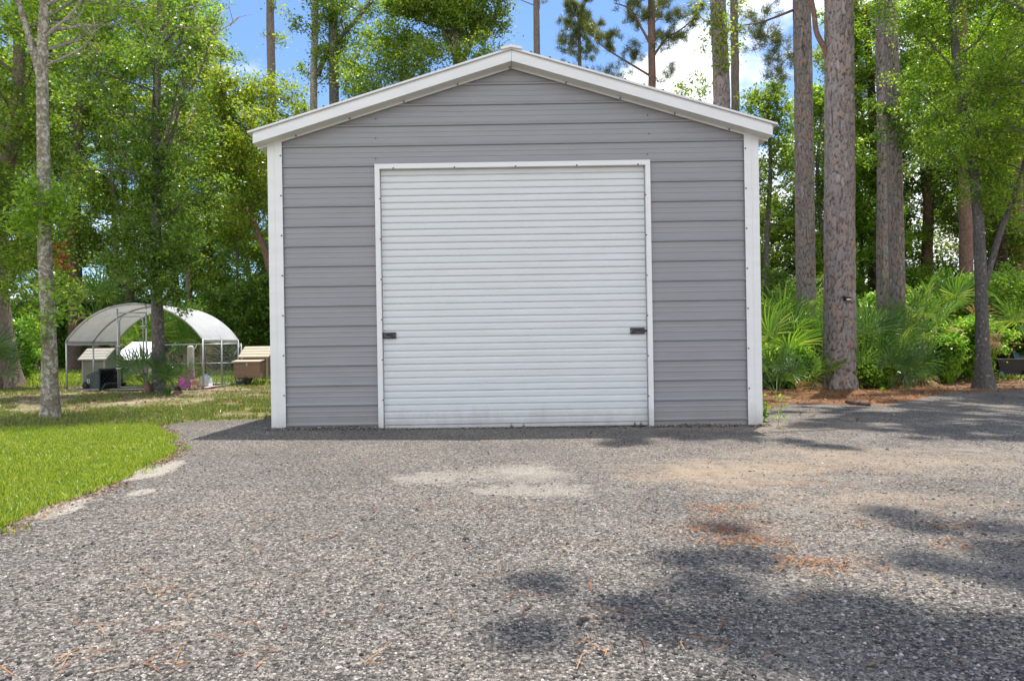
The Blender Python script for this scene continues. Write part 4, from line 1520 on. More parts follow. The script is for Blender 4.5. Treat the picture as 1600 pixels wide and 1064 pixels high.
tree('thin_pine', 'thin pine with bare crooked limbs just right of the ridge', 30,
     [(838, 575), (838, 300), (839, 100), (838, 0), (837, -130)], 0.17, 0.12, 'bark_oak', 'needle', 22, pine=False, tuft=True,
     branches=[dict(nb=8, t0=0.66, t1=0.98, L=3.0, elev=(0, 45), sub=4, step=0.5)], per=18, size=0.22)
tree('round_pine', 'bushy olive green pine crown between two pine trunks above the roof', 28,
     [(903, 575), (904, 300), (906, 110), (904, 20)], 0.14, 0.05, 'bark_oak', 'needle', 23, tuft=True,
     branches=[dict(nb=16, t0=0.76, t1=1.0, L=1.3, elev=(0, 45), sub=5, step=0.25)], per=26, size=0.22,
     extra=[(at(906, 75, 28), (0.95, 0.8, 1.1), 90)])
tree('slash_pine', 'pine with open needle tufts and curving limbs against white cloud', 24,
     [(1016, 575), (1018, 300), (1019, 120), (1018, 0), (1020, -160)], 0.15, 0.11, 'bark_red', 'needle', 24, tuft=True,
     limbs=[([(1019, 92), (1040, 62), (1062, 48), (1085, 30)], 0.05, 0.015), ([(1017, 70), (1000, 40), (985, 15), (960, 5)], 0.05, 0.015), ([(1018, 120), (985, 100), (945, 75), (930, 60)], 0.045, 0.012)],
     branches=[dict(on=1, nb=6, t0=0.3, t1=1, L=1.0, elev=(0, 50), sub=4), dict(on=2, nb=6, t0=0.3, t1=1, L=0.9, elev=(0, 50), sub=4), dict(on=3, nb=5, t0=0.3, t1=1, L=0.8, elev=(0, 50), sub=4),
               dict(nb=14, t0=0.66, t1=0.95, L=2.0, elev=(-10, 40), sub=4, step=0.4)], per=24, size=0.22,
     extra=[(at(1000, 20, 24), (0.9, 0.7, 0.5), 26), (at(1060, 60, 24), (0.5, 0.5, 0.4), 14), (at(990, 80, 24), (0.5, 0.5, 0.4), 14), (at(955, 60, 24), (0.5, 0.4, 0.3), 10), (at(1075, 20, 24), (0.5, 0.4, 0.3), 10), (at(960, 115, 24), (0.7, 0.6, 0.35), 22), (at(1035, 60, 24), (0.5, 0.5, 0.5), 14), (at(1040, 115, 24), (0.5, 0.5, 0.3), 10)])
tree('vine_clad_pine', 'thick pine trunk draped in green vines above the right roof slope', 17,
     [(1132, 585), (1130, 300), (1127, 120), (1122, 0), (1118, -220)], 0.205, 0.17, 'bark_red', 'leaf_yellow', 25, pine=True,
     branches=[dict(nb=6, t0=0.62, t1=0.85, L=1.3, elev=(-5, 40), sub=3)], per=12, sig=0.16, size=0.10,
     extra=[(at(1122, 30, 16.8), (0.28, 0.25, 0.5), 30), (at(1132, 85, 16.8), (0.22, 0.25, 0.5), 26), (at(1112, 60, 17), (0.3, 0.3, 0.35), 12)])
tree('vine_wrapped_pine', 'narrower vine wrapped trunk close behind the thick vine clad pine', 22,
     [(1151, 580), (1150, 300), (1149, 120), (1147, 0), (1146, -180)], 0.14, 0.11, 'bark_oak', 'leaf_yellow', 26,
     branches=[dict(nb=5, t0=0.6, t1=0.8, L=1.0, elev=(0, 40), sub=4)], per=10, sig=0.2, size=0.11,
     extra=[(at(1150, 60, 22), (0.25, 0.25, 1.2), 26)])
tree('leafy_tree', 'rounded leafy green tree just beyond the garage\'s right eave', 21,
     [(1200, 583), (1198, 400), (1204, 260), (1200, 150)], 0.10, 0.04, 'bark_grey', 'leaf_oak', 27,
     branches=[dict(nb=16, t0=0.4, t1=1.0, L=1.3, elev=(0, 45), sub=6)], per=24, sig=0.2, size=0.11,
     extra=[(at(1185, 175, 21), (0.9, 0.8, 0.6), 46), (at(1225, 200, 21), (0.6, 0.6, 0.9), 36), (at(1205, 260, 21), (0.55, 0.6, 0.6), 26), (at(1080, 140, 22), (0.6, 0.6, 0.4), 20)])

# ------------------------------------------------------------------ trees on the right
tree('straight_pine', 'straight reddish pine rising from the palmettos, nearest the garage wall', 18,
     [(1262, 590), (1259, 420), (1257, 250), (1255, 100), (1253, 0), (1248, -330)], 0.235, 0.20, 'bark_red', 'needle', 28, pine=True, tuft=True,
     branches=[dict(nb=7, t0=0.80, t1=1.0, L=2.2, elev=(-10, 40), sub=4, step=0.45)], per=24, size=0.23,
     extra=[(at(1215, 110, 18.5), (0.5, 0.5, 0.45), 16), (at(1180, 60, 18.5), (0.4, 0.4, 0.4), 12), (at(1210, 60, 18.5), (0.55, 0.5, 0.4), 22), (at(1190, 20, 18.5), (0.6, 0.5, 0.4), 14), (at(1228, 100, 18.5), (0.4, 0.5, 0.3), 9)],
     limbs=[([(1254, 10), (1225, 22), (1190, 35), (1160, 40)], 0.04, 0.012)])
big_pine = tree('big_pine', 'largest pine in front of the palmettos, broad trunk of scaly grey bark', 14.2,
     [(1311, 608), (1312, 560), (1312, 400), (1312, 200), (1311, 0), (1308, -420)], 0.31, 0.25, 'bark_red', 'needle', 29, pine=True, tuft=True,
     branches=[dict(nb=7, t0=0.84, t1=1.0, L=2.2, elev=(-10, 40), sub=4, step=0.45)], per=24, size=0.23,
     limbs=[([(1297, 95), (1288, 75), (1276, 50), (1272, 20), (1266, -10)], 0.06, 0.045)])
tree('rear_twin_pine', 'partly hidden left trunk of a close pair of pines', 18.5,
     [(1380, 588), (1379, 420), (1380, 250), (1378, 100), (1376, 0), (1372, -250)], 0.15, 0.12, 'bark_red', 'needle', 30, pine=True, tuft=True,
     branches=[dict(nb=6, t0=0.80, t1=1.0, L=2.0, elev=(-10, 40), sub=4, step=0.45)], per=22, size=0.23,
     extra=[])
twin = tree('front_twin_pine', 'right trunk of the close pair of pines, grey above and palmetto at its foot', 16.5,
     [(1403, 600), (1402, 450), (1399, 300), (1395, 150), (1391, 0), (1386, -280)], 0.172, 0.14, 'bark_red', 'leaf_dark', 31, pine=True,
     branches=[dict(nb=6, t0=0.42, t1=0.62, L=1.1, elev=(-25, 20), sub=5)], per=14, sig=0.14, size=0.10,
     extra=[(at(1400, 190, 16.3), (0.35, 0.3, 0.35), 26), (at(1408, 225, 16.3), (0.3, 0.3, 0.25), 16)],
     dead=[dict(nb=7, t0=0.36, t1=0.6, L=0.9, elev=(-10, 30), sub=4)])
tree('forked_oak', 'grey forked oak by the gravel\'s right edge, its base flared', 14.0,
     [(1538, 607), (1536, 545), (1533, 440), (1528, 330), (1518, 240), (1498, 120), (1486, 0), (1478, -160)], 0.135, 0.05, 'bark_grey', 'leaf_bright', 32, flare=0.5,
     limbs=[([(1538, 448), (1552, 400), (1568, 350), (1584, 310), (1602, 250), (1630, 160)], 0.07, 0.03)],
     branches=[dict(nb=20, t0=0.48, t1=1.0, L=2.6, elev=(-10, 40), sub=8), dict(on=1, nb=12, t0=0.45, t1=1.0, L=2.2, elev=(-15, 40), sub=7)], per=46, sig=0.17, size=0.078, aspect=0.42,
     extra=[(at(1560, 300, 13.8), (0.8, 0.6, 0.4), 34), (at(1480, 240, 13.8), (0.8, 0.7, 0.5), 40), (at(1580, 210, 13.8), (0.8, 0.7, 0.6), 40), (at(1530, 130, 13.8), (1.0, 0.8, 0.7), 50), (at(1430, 130, 14.5), (0.5, 0.7, 0.8), 34), (at(1460, 40, 14), (0.8, 0.7, 0.5), 40), (at(1570, 50, 14), (0.8, 0.7, 0.5), 40)])
tree('edge_oak', 'leafy oak at the right edge, its crown hanging into the frame', 12.5,
     [(1690, 612), (1686, 400), (1670, 200), (1650, 0), (1640, -160)], 0.16, 0.06, 'bark_grey', 'leaf_oak', 33,
     branches=[dict(nb=24, t0=0.45, t1=1.0, L=2.6, elev=(-10, 40), sub=8)], per=46, sig=0.18, size=0.08, aspect=0.42)
tree('red_trunk_pine', 'reddish brown trunk half hidden behind the forked oak', 20,
     [(1512, 588), (1510, 400), (1507, 250), (1504, 100), (1500, -100)], 0.19, 0.13, 'bark_red', 'leaf_oak', 34,
     branches=[dict(nb=14, t0=0.45, t1=1.0, L=2.6, elev=(0, 40), sub=7)], per=28, sig=0.24, size=0.12)
tree('brown_trunk_tree', 'brown leaning trunk in the wood between twin pines and forked oak', 24,
     [(1438, 585), (1447, 450), (1452, 300), (1462, 150), (1470, 0)], 0.21, 0.12, 'bark_red', 'leaf_dark', 35,
     branches=[dict(nb=18, t0=0.42, t1=1.0, L=3.2, elev=(0, 40), sub=7)], per=30, sig=0.28, size=0.14)
tree('shaded_oak', 'dark shaded trunk seen between the big pine and the twin pines', 25,
     [(1367, 584), (1366, 430), (1368, 300), (1362, 150), (1352, 20)], 0.24, 0.1, 'bark_dark', 'leaf_bright', 36,
     branches=[dict(nb=20, t0=0.42, t1=1.0, L=2.6, elev=(0, 40), sub=7)], per=30, sig=0.26, size=0.13)
tree('background_pine', 'straight brown trunk at the right border behind the cart', 21,
     [(1594, 580), (1592, 400), (1590, 250), (1588, 100), (1586, -100)], 0.16, 0.12, 'bark_red', 'leaf_oak', 37,
     branches=[dict(nb=14, t0=0.45, t1=1.0, L=2.6, elev=(0, 40), sub=7)], per=28, sig=0.24, size=0.12)

near_right = [('yellow green tree between the big pine and the twin pines', 1345, 25.5, 13.0, 2.6, 'leaf_yellow', 65, 0.3),
              ('bright leafy tree just right of the twin pines', 1448, 24, 13.5, 3.4, 'leaf_bright', 66, 0.34),
              ('glossy leaved tree behind the forked oak', 1555, 22.5, 12.5, 3.4, 'leaf_oak', 67, 0.3),
              ('bushy green tree between the garage wall and the straight pine', 1222, 24.5, 5.4, 1.9, 'leaf_oak', 68, 0.15),
              ('tall leafy tree between the straight pine and the big pine', 1288, 24.0, 9.5, 1.7, 'leaf_bright', 69, 0.25)]
for lb, px, D, h, L_, lm, sd_, t0_ in near_right:
    b_ = gat(px, D)
    tree('broadleaf_tree', lb, D, [(0, 0, 0), (0.12, 0.05, h * 0.35), (-0.1, 0.1, h * 0.7), (0.1, 0, h)], 0.10, 0.035, 'bark_grey', lm, sd_, base=b_,
         branches=[dict(nb=28, t0=t0_, t1=1.0, L=L_, elev=(-5, 45), sub=8)], per=50, sig=0.28, size=0.118)

# pines beside the driveway, outside the frame: their crowns shade the gravel
shade = [('roadside_pine', 'tall pine beside the driveway whose shade dapples the near gravel', (4.3, 2.42), 47, 15.0, 4.6, 0.42, 34),
         ('yard_pine', 'tall pine right of the driveway shading the gravel by the forked oak', (8.7, 10.5), 42, 14.0, 5.2, 0.30, 50)]
for nm, lb, (x, y), sd_, h, L_, tlo, nb_ in shade:
    lim = [([(0, 0, 8.6), (-2.2, -0.6, 9.4), (-4.4, -1.3, 9.8), (-6.7, -1.8, 9.6)], 0.05, 0.012)] if nm == 'yard_pine' else []
    more = [dict(on=1, nb=9, t0=0.45, t1=1.0, L=1.2, elev=(-15, 25), sub=3, step=0.45)] if lim else []
    tree(nm, lb, y, [(0, 0, 0), (-0.05, 0.1, h * 0.4), (-0.4, 0.45, h * 0.75), (-0.7, 0.7, h)] if not lim else [(0, 0, 0), (0.05, 0, h * 0.4), (-0.05, 0.1, h * 0.75), (0, 0, h)], 0.24, 0.08, 'bark_red', 'needle', sd_, pine=True, tuft=True, base=(x, y, gz(x)),
         branches=[dict(nb=nb_, t0=0.62, t1=1.0, L=L_, elev=(-10, 30), sub=5, step=0.42, bare=0.4)] + more, limbs=lim, per=150, size=0.28)

# ------------------------------------------------------------------ the wood behind: filling trees
r_ = np.random.RandomState(99)


def filler(name, label, base, h, cr_, leafm, barkm, seed, group, per=52, size=0.14, sig=0.32, t0=0.28, nb=26):
    return tree(name, label, base[1], [(0, 0, 0), (0.1, 0.05, h * 0.35), (-0.15, 0.1, h * 0.7), (0.1, 0, h)], 0.12 + 0.008 * h, 0.04, barkm, leafm, seed, base=(base[0], base[1], gz(base[0])),
                branches=[dict(nb=nb, t0=t0, t1=1.0, L=cr_, elev=(-5, 45), sub=7, step=0.3)], per=per, size=size, sig=sig, group=group)


lbl_l, lbl_r, lbl_c = ('leafy green tree in the dense wood behind the hen pen', 'leafy green tree in the dense wood behind the palmettos and pines', 'leafy tree crown in the wood right behind the garage')
gl_, gr_, gc_ = ('trees of the left wood', 'trees of the right wood', 'trees behind the garage')
f1 = filler('wood_tree', lbl_l, (-21.5, 33), 12, 3.6, 'leaf_oak', 'bark_dark', 51, gl_)
f2 = filler('wood_tree', lbl_l, (-15.0, 34), 10.5, 3.2, 'leaf_shade', 'bark_dark', 52, gl_)
f3 = filler('wood_tree', lbl_l, (-18.0, 32), 13.5, 3.6, 'leaf_yellow', 'bark_oak', 53, gl_, per=44)
f4 = filler('understorey_tree', lbl_r, (13.0, 24), 6.5, 2.6, 'leaf_bright', 'bark_grey', 54, gr_, t0=0.12)
fills_l = [(f1, -25.5, 33, 1.0), (f2, -26.5, 32, 0.9), (f1, -9.2, 35, 0.78), (f2, -18.3, 37, 1.15), (f3, -12.0, 38, 0.9), (f2, -28, 36, 1.2), (f4, -21.5, 33, 0.75), (f4, -15.5, 35, 0.8), (f4, -11.4, 33, 0.75), (f3, -24, 31, 0.95), (f4, -27, 34, 0.8), (f4, -19.5, 34, 0.7)]
for s_, x, y, k in fills_l:
    copy_tree(s_, (x, y, gz(x)), r_.uniform(0, 6.28), k, lbl_l, gl_)
fills_r = [(f1, 17.5, 26, 1.0), (f2, 14.5, 31, 1.0), (f3, 20.5, 29, 0.95), (f2, 24.0, 32, 1.2), (f1, 26.5, 28, 1.05), (f4, 17.0, 22.5, 0.9), (f4, 15.0, 27, 0.8), (f2, 19.0, 23.5, 0.85), (f4, 21.5, 25, 1.0), (f3, 11.6, 34, 0.72), (f1, 15.6, 21.5, 0.8), (f4, 10.5, 29, 0.62), (f4, 13.2, 28, 0.7)]
for s_, x, y, k in fills_r:
    copy_tree(s_, (x, y, gz(x)), r_.uniform(0, 6.28), k, lbl_r, gr_)
fills_c = [(f1, -6.2, 30, 0.82), (f2, -3.6, 27, 0.9), (f3, -9.2, 31, 0.8), (f2, 8.2, 27, 0.75)]
for s_, x, y, k in fills_c:
    copy_tree(s_, (x, y, gz(x)), r_.uniform(0, 6.28), k, lbl_c, gc_)

# far wood that reads as one mass: low thicket and ragged crowns
rng = np.random.RandomState(123)
A = []
for i in range(900):
    x = rng.uniform(-50, 50)
    y = rng.uniform(39, 50)
    top = 3.6 if abs(x) < 6 else 4.2
    z = rng.uniform(0, 1) ** 0.8 * top
    if rng.rand() < 0.24:
        z = rng.uniform(3, 11 if abs(x) > 12 else 6.5)
    c = np.array([x, y, z])
    u = rng.normal(0, 1, (70, 3)) * np.array([0.95, 0.8, 0.65])
    A.append(c + u)
A = np.concatenate(A)
A = A[A[:, 2] > -0.2]
v, f = leaf_quads(A, 0.34, rng, 0.6, 0.2)
o = obj('far_woods', mesh_np('far_woods', v, f, M['leaf_shade']))
tag(o, 'far green wood closing the view beyond the yard', 'woods', kind='stuff')

# ------------------------------------------------------------------ saw palmettos
def frond_mesh(name, seed, mat, R_=0.52, Lp=0.62, n=26, spread=118, droop=0.12):
    rng = np.random.RandomState(seed)
    vs, fs = [], []
    P = np.array([[0, 0, 0], [Lp * 0.35, 0, 0.015], [Lp * 0.7, 0, 0.015], [Lp, 0, 0.0]])
    v, f = tube_np(P, [0.011, 0.009, 0.008, 0.006], 4)
    vs.append(v)
    fs.append(f)
    off = len(v)
    hub = np.array([Lp, 0, 0])
    for i in range(n):
        a = R(-spread + 2 * spread * (i + rng.uniform(-0.15, 0.15)) / (n - 1))
        l = R_ * (1.0 - 0.33 * (abs(a) / R(spread)) ** 1.5) * rng.uniform(0.88, 1.08)
        w = 0.033 * rng.uniform(0.8, 1.1)
        d = np.array([math.cos(a), math.sin(a), 0])
        s = np.array([-math.sin(a), math.cos(a), 0])
        zc = 0.10 * abs(math.sin(a)) + rng.normal(0, 0.02)
        m1 = hub + d * l * 0.45 + np.array([0, 0, zc * 0.5])
        m2 = hub + d * l * 0.78 + np.array([0, 0, zc * 0.55 - droop * l * 0.25])
        tip = hub + d * l + np.array([0, 0, zc * 0.3 - droop * l * rng.uniform(0.3, 1.4)])
        k = np.array([0, 0, 0.012])
        pts = [hub, m1 + s * w / 2 + k, m1, m1 - s * w / 2 + k, m2 + s * w * 0.36 + k * 0.6, m2, m2 - s * w * 0.36 + k * 0.6, tip]
        vs.append(np.array(pts))
        fs.append(np.array([[0, 1, 2, 0], [0, 2, 3, 0], [1, 4, 5, 2], [2, 5, 6, 3], [4, 7, 5, 4], [5, 7, 6, 5]]) + off)
        off += 8
    V = np.concatenate(vs)
    faces = []
    for arr in fs:
        for q in arr:
            q = list(q)
            faces.append(tuple(q[:3]) if q[3] == q[0] else tuple(q))
    me = bpy.data.meshes.new(name)
    me.from_pydata([tuple(p) for p in V], [], faces)
    me.materials.append(mat)
    me.update()
    return me


fr_g = [frond_mesh('frond', 60 + i, M['palmetto'], 0.58 + 0.06 * i, 0.5 + 0.08 * i, 18 + 2 * i, 112 + 4 * i, 0.02 + 0.05 * i) for i in range(4)]
fr_d = [frond_mesh('frond', 70 + i, M['palm_dark'], 0.56 + 0.05 * i, 0.5 + 0.08 * i, 18 + 2 * i, 112 + 4 * i, 0.02 + 0.05 * i) for i in range(3)]
fr_y = [frond_mesh('dry_frond', 80 + i, M['palm_dry'], 0.45, 0.5, 18, 100, 0.5) for i in range(2)]


def palmetto(label, base, size, seed, n=14,  dark=False, dry=2, stem=0.0, group='saw palmettos'):
    rng = random.Random(seed)
    n = int(n * 0.74)
    root = thing('saw_palmetto', label, 'palmetto', base, 0, group)
    if stem:
        mb = MB()
        mb.tube([(0, 0, -0.05), (0.06, 0.0, stem * 0.5), (0.02, 0.03, stem)], [0.09, 0.085, 0.07], 9)
        mb.build('stem', M['bark_red'], root, True)
    for i in range(n):
        d = i < dry
        me = rng.choice(fr_y if d else (fr_d if dark else fr_g))
        o = bpy.data.objects.new('dry_frond' if d else 'frond', me)
        col.objects.link(o)
        o.parent = root
        az = i * 2.399963 + rng.uniform(-0.4, 0.4)
        el = R(rng.uniform(-25, 15)) if d else R(22 + 60 * (i + rng.uniform(-1, 1)) / n)
        s = size * rng.uniform(0.8, 1.15)
        o.scale = (s, s, s)
        q = Matrix.Rotation(az, 4, 'Z') @ Matrix.Rotation(-el, 4, 'Y') @ Matrix.Rotation(R(rng.uniform(-75, 75)), 4, 'X') 
        o.rotation_euler = q.to_euler()
        o.location = (0.05 * math.cos(az), 0.05 * math.sin(az), stem + 0.02)
    return root


def pb(px, D):
    return gat(px, D)


pal = [
    ('low dark saw palmetto at the garage\'s right corner, nearest the gravel', pb(1213, 13.3), 0.85, 1, 15, True, 1, 0.0),
    ('broad palmetto behind the low dark one, against the garage corner', pb(1199, 15.0), 1.15, 2, 16, False, 2, 0.25),
    ('palmetto with yellowing fronds left of the straight pine', pb(1232, 15.6), 1.1, 3, 16, False, 3, 0.35),
    ('tall pale green palmetto beside the garage wall, behind the others', pb(1205, 18.0), 1.35, 4, 18, False, 3, 0.8),
    ('palmetto fanning out between straight pine and big pine', pb(1281, 15.4), 1.0, 5, 16, True, 1, 0.35),
    ('small palmetto tucked against the big pine\'s left side', pb(1268, 14.2), 0.75, 6, 14, False, 2, 0.05),
    ('upright bluish palmetto touching the big pine\'s right side', pb(1350, 14.8), 1.2, 7, 17, True, 1, 0.45),
    ('palmetto with drooping fronds just left of the twin pines', pb(1374, 15.4), 1.1, 8, 16, False, 2, 0.3),
    ('low palmetto spreading over the pine straw by the twin pines', pb(1385, 13.9), 0.95, 9, 16, True, 2, 0.0),
    ('low palmetto at the right foot of the twin pines', pb(1422, 14.2), 0.85, 10, 15, True, 2, 0.0),
    ('sunlit yellow green palmetto right of the twin pines', pb(1440, 16.0), 1.2, 11, 18, False, 1, 1.05),
    ('tall palmetto with pale dead fronds behind the sunlit one', pb(1474, 17.4), 1.2, 12, 17, False, 6, 1.35),
    ('palmetto at the right border above the black cart', pb(1612, 14.6), 1.0, 13, 16, False, 2, 0.85),
    ('palmetto with long fronds high between big pine and straight pine', pb(1285, 19.0), 1.3, 14, 16, False, 2, 1.2),
    ('palmetto partly hidden behind the big pine trunk', pb(1330, 17.5), 1.2, 15, 16, False, 1, 0.5),
    ('dark spiky palmetto at the foot of the ivy clad tree', pb(226, 14.25), 0.74, 16, 15, True, 0, 0.22),
    ('small palmetto right of the ivy clad tree, one frond dried', pb(274, 14.3), 0.60, 17, 11, True, 1, 0.1),
    ('palmetto at the left border beside the thick oak', pb(-6, 15.8), 1.05, 18, 16, True, 0, 0.3),
    ('palmetto growing behind the hen pen, seen under its roof', pb(222, 21.5), 1.35, 19, 17, False, 1, 0.7),
    ('palmetto behind the pen at right, beyond the pale post', pb(278, 23.0), 1.45, 20, 17, False, 1, 0.7),
    ('tall dark palmetto deep in the shade behind the lichen tree', pb(150, 27.0), 1.7, 21, 17, False, 2, 2.2),
    ('slim palmetto against the garage wall, behind the broad one', pb(1192, 16.6), 1.1, 23, 15, False, 2, 0.7),
    ('palmetto low between the straight pine and the garage palmettos', pb(1250, 16.8), 1.05, 24, 15, False, 2, 0.5),
    ('yellow green palmetto filling the gap behind the low right palmettos', pb(1412, 15.4), 0.95, 25, 15, False, 3, 0.35),
    ('low palmetto between the big pine and the pine straw band', pb(1241, 14.2), 0.8, 22, 15, False, 2, 0.0),
]
for a in pal:
    palmetto(*a)

# ------------------------------------------------------------------ shrubs and small plants
def shrub(label, base, rad, h, leafm, seed, nst=9, per=26, size=0.075, sig=0.13, group=None, name='shrub', aspect=0.5):
    rng = np.random.RandomState(seed)
    root = thing(name, label, 'shrub', base, 0, group)
    tubes, anch = [], []
    for i in range(nst):
        a = i * 2.4 + rng.uniform(-0.4, 0.4)
        d = (math.cos(a) * rad / h * rng.uniform(0.2, 0.9), math.sin(a) * rad / h * rng.uniform(0.2, 0.9), 1)
        B = bend_line((0.05 * math.cos(a), 0.05 * math.sin(a), 0), d, h * rng.uniform(0.7, 1.05), 7, rng, 0.13)
        tubes.append(tube_np(B, np.linspace(0.018, 0.006, len(B)), 5))
        t_, a_ = branch_system(B, np.linspace(0.018, 0.006, len(B)), rng, 9, 0.12, 1.0, rad * 0.75, (-10, 40), 4, step=0.16)
        tubes += t_
        anch += a_
    v, f = join_tubes(tubes)
    obj('stems', mesh_np('stems', v, f, M['bark_grey'], True), root)
    v, f = crown_leaves(anch, per, sig, size, rng, aspect)
    obj('foliage', mesh_np('foliage', v, f, M[leafm]), root)
    return root


sh = [('bright green shrub behind the forked oak, left of its trunk', pb(1500, 18.8), 1.3, 2.7, 'leaf_shrub', 1),
      ('dense shrub between the forked oak and the black cart', pb(1556, 19.5), 1.3, 2.7, 'leaf_shrub', 2),
      ('leafy shrub at the right border behind the cart', pb(1606, 18.0), 1.2, 2.8, 'leaf_bright', 3),
      ('pale yellow green shrub right of the twin pines', pb(1462, 15.9), 0.6, 1.05, 'leaf_shrub', 4),
      ('low yellow green shrub squeezed between garage corner and palmettos', pb(1222, 14.4), 0.5, 0.75, 'leaf_shrub', 12),
      ('low leafy shrub between the big pine and the straight pine', pb(1283, 16.4), 0.6, 1.15, 'leaf_shrub', 13),
      ('low bright shrub under the palmettos right of the big pine', pb(1358, 14.3), 0.4, 0.55, 'leaf_bright', 14),
      ('yellow green bushy shrub between the palmettos and the forked oak', pb(1500, 16.6), 0.75, 1.5, 'leaf_shrub', 15),
      ('leafy shrub directly behind the twin pines', pb(1392, 19.6), 1.0, 2.1, 'leaf_shrub', 16),
      ('dark shrub in deep shade between big pine and twin pines', pb(1352, 22.0), 1.3, 2.2, 'leaf_dark', 5),
      ('dark leafy shrub beyond the straight pine beside the garage', pb(1235, 21.0), 1.5, 2.9, 'leaf_dark', 6),
      ('dark leafy shrub behind the brown coop, against the garage', pb(402, 24.0), 1.7, 3.2, 'leaf_dark', 7),
      ('rounded shrub at the wood\'s edge behind the wire fence', pb(335, 27.0), 2.0, 2.6, 'leaf_dark', 8),
      ('low shrub at the left border in front of the thick oak', pb(10, 20.0), 1.0, 1.8, 'leaf_shrub', 9),
      ('dark shrub at the wood\'s edge behind the green coop', pb(140, 31.0), 2.4, 3.0, 'leaf_dark', 10),
      ('shady shrub at the wood\'s edge, left of the dark straight trunk', pb(75, 30.0), 2.2, 2.8, 'leaf_shrub', 11)]
for lb, b_, rad_, h_, lm, sd_ in sh:
    big_ = b_.y > 22
    shrub(lb, b_, rad_, h_, lm, 200 + sd_, 12 if big_ else 11, 30 if big_ else 30, 0.12 if big_ else 0.085, 0.2 if big_ else 0.14)
# further thicket along both wood edges
th0 = shrub('dark leafy shrub in the thicket at the foot of the left wood', pb(30, 33), 2.3, 2.8, 'leaf_shade', 230, 11, 30, 0.15, 0.26, 'left thicket')
th1 = shrub('leafy shrub in the thicket at the foot of the right wood', pb(1400, 27), 2.2, 2.8, 'leaf_shrub', 231, 11, 30, 0.14, 0.25, 'right thicket')
for px, D, k in [(-60, 30, 1.0), (90, 35, 1.1), (190, 33, 0.95), (240, 35, 1.1), (300, 33, 0.9), (365, 33, 1.0), (420, 30, 0.9), (480, 34, 1.0)]:
    copy_tree(th0, pb(px, D), r_.uniform(0, 6.28), k, th0['label'], 'left thicket')
for px, D, k in [(1215, 27, 1.0), (1270, 29, 1.0), (1330, 26, 0.9), (1450, 25, 0.9), (1520, 26, 1.1), (1580, 24, 1.0), (1640, 24, 1.0), (1180, 30, 1.0)]:
    copy_tree(th1, pb(px, D), r_.uniform(0, 6.28), k, th1['label'], 'right thicket')

# small weeds by the garage's right corner and grassy tufts at the wood's edge
def weed(name, label, base, h, seed, leafm, n=10, size=0.06, thin=False):
    rng = np.random.RandomState(seed)
    root = thing(name, label, 'weed', base)
    B = bend_line((0, 0, -0.01), (0.05, 0, 1), h, 6, rng, 0.06)
    v, f = tube_np(B, np.linspace(0.006, 0.003, 7), 6)
    obj('stem', mesh_np('stem', v, f, M['coop_tan' if thin else 'leaf_bright'], True), root)
    an = np.array([pl_at(B, t)[0] for t in np.linspace(0.45 if thin else 0.15, 1, n)])
    an = an + rng.normal(0, 0.035, an.shape)
    v, f = leaf_quads(np.repeat(an, 4, 0) + rng.normal(0, 0.02, (n * 4, 3)), size, rng, 0.38)
    obj('leaves', mesh_np('leaves', v, f, M[leafm]), root)


weed('broadleaf_weed', 'small broad leaved weed against the garage\'s right corner trim', gpt(1194, 660), 0.26, 1, 'leaf_bright', 10, 0.085)
weed('tall_weed', 'tall thin weed with a pale stem in gravel right of the garage', gpt(1216, 669), 0.36, 2, 'leaf_bright', 12, 0.055, True)
weed('seedling', 'tiny green seedling on the pine straw before the low palmettos', gpt(1380, 614), 0.16, 3, 'leaf_bright', 6, 0.07)


def grass_tuft(label, base, h, n, seed, matk):
    rng = np.random.RandomState(seed)
    a = rng.uniform(0, 2 * np.pi, n)
    ln = rng.uniform(0.15, 0.9, n)
    hh = h * rng.uniform(0.6, 1.1, n)
    d = np.c_[np.cos(a), np.sin(a), np.zeros(n)]
    s = np.c_[-np.sin(a), np.cos(a), np.zeros(n)] * 0.007
    b0 = d * 0.04
    m = b0 + d * (ln * hh * 0.4)[:, None] + np.c_[np.zeros(n), np.zeros(n), hh * 0.7]
    e = b0 + d * (ln * hh)[:, None] + np.c_[np.zeros(n), np.zeros(n), hh * (1 - 0.35 * ln)]
    v = np.stack([b0 - s, b0 + s, m + s, m - s, e], 1)
    i = np.arange(n) * 5
    f = np.concatenate([np.c_[i, i + 1, i + 2], np.c_[i, i + 2, i + 3], np.c_[i + 3, i + 2, i + 4]])
    o = obj('grass_tuft', mesh_np('grass_tuft', v.reshape(-1, 3), f, M[matk]))
    o.location = base
    tag(o, label, 'grass tuft')


grass_tuft('yellow green grass tuft on bare soil left of the forked oak', gpt(1481, 601), 0.38, 90, 5, 'leaf_bright')
grass_tuft('small grass tuft close to the forked oak trunk, behind the yellow one', gpt(1507, 588), 0.32, 60, 6, 'leaf_bright')
grass_tuft('low grass tuft below the right foot of the ivy clad tree', gpt(262, 618), 0.22, 50, 7, 'palm_dark')
# ground cover by the cart
rng = np.random.RandomState(8)
c = gpt(1590, 594)
xy = np.array(c[:2]) + rng.normal(0, 1, (700, 2)) * (0.9, 0.35)
v, f = leaf_quads(np.c_[xy, SLOPE * xy[:, 0] + rng.uniform(0.01, 0.14, 700)], 0.06, rng, 0.55, 0.0, 1.2)
o = obj('ground_cover', mesh_np('ground_cover', v, f, M['leaf_yellow']))
tag(o, 'low yellow green creeping leaves in front of the cart', 'ground cover', kind='stuff')

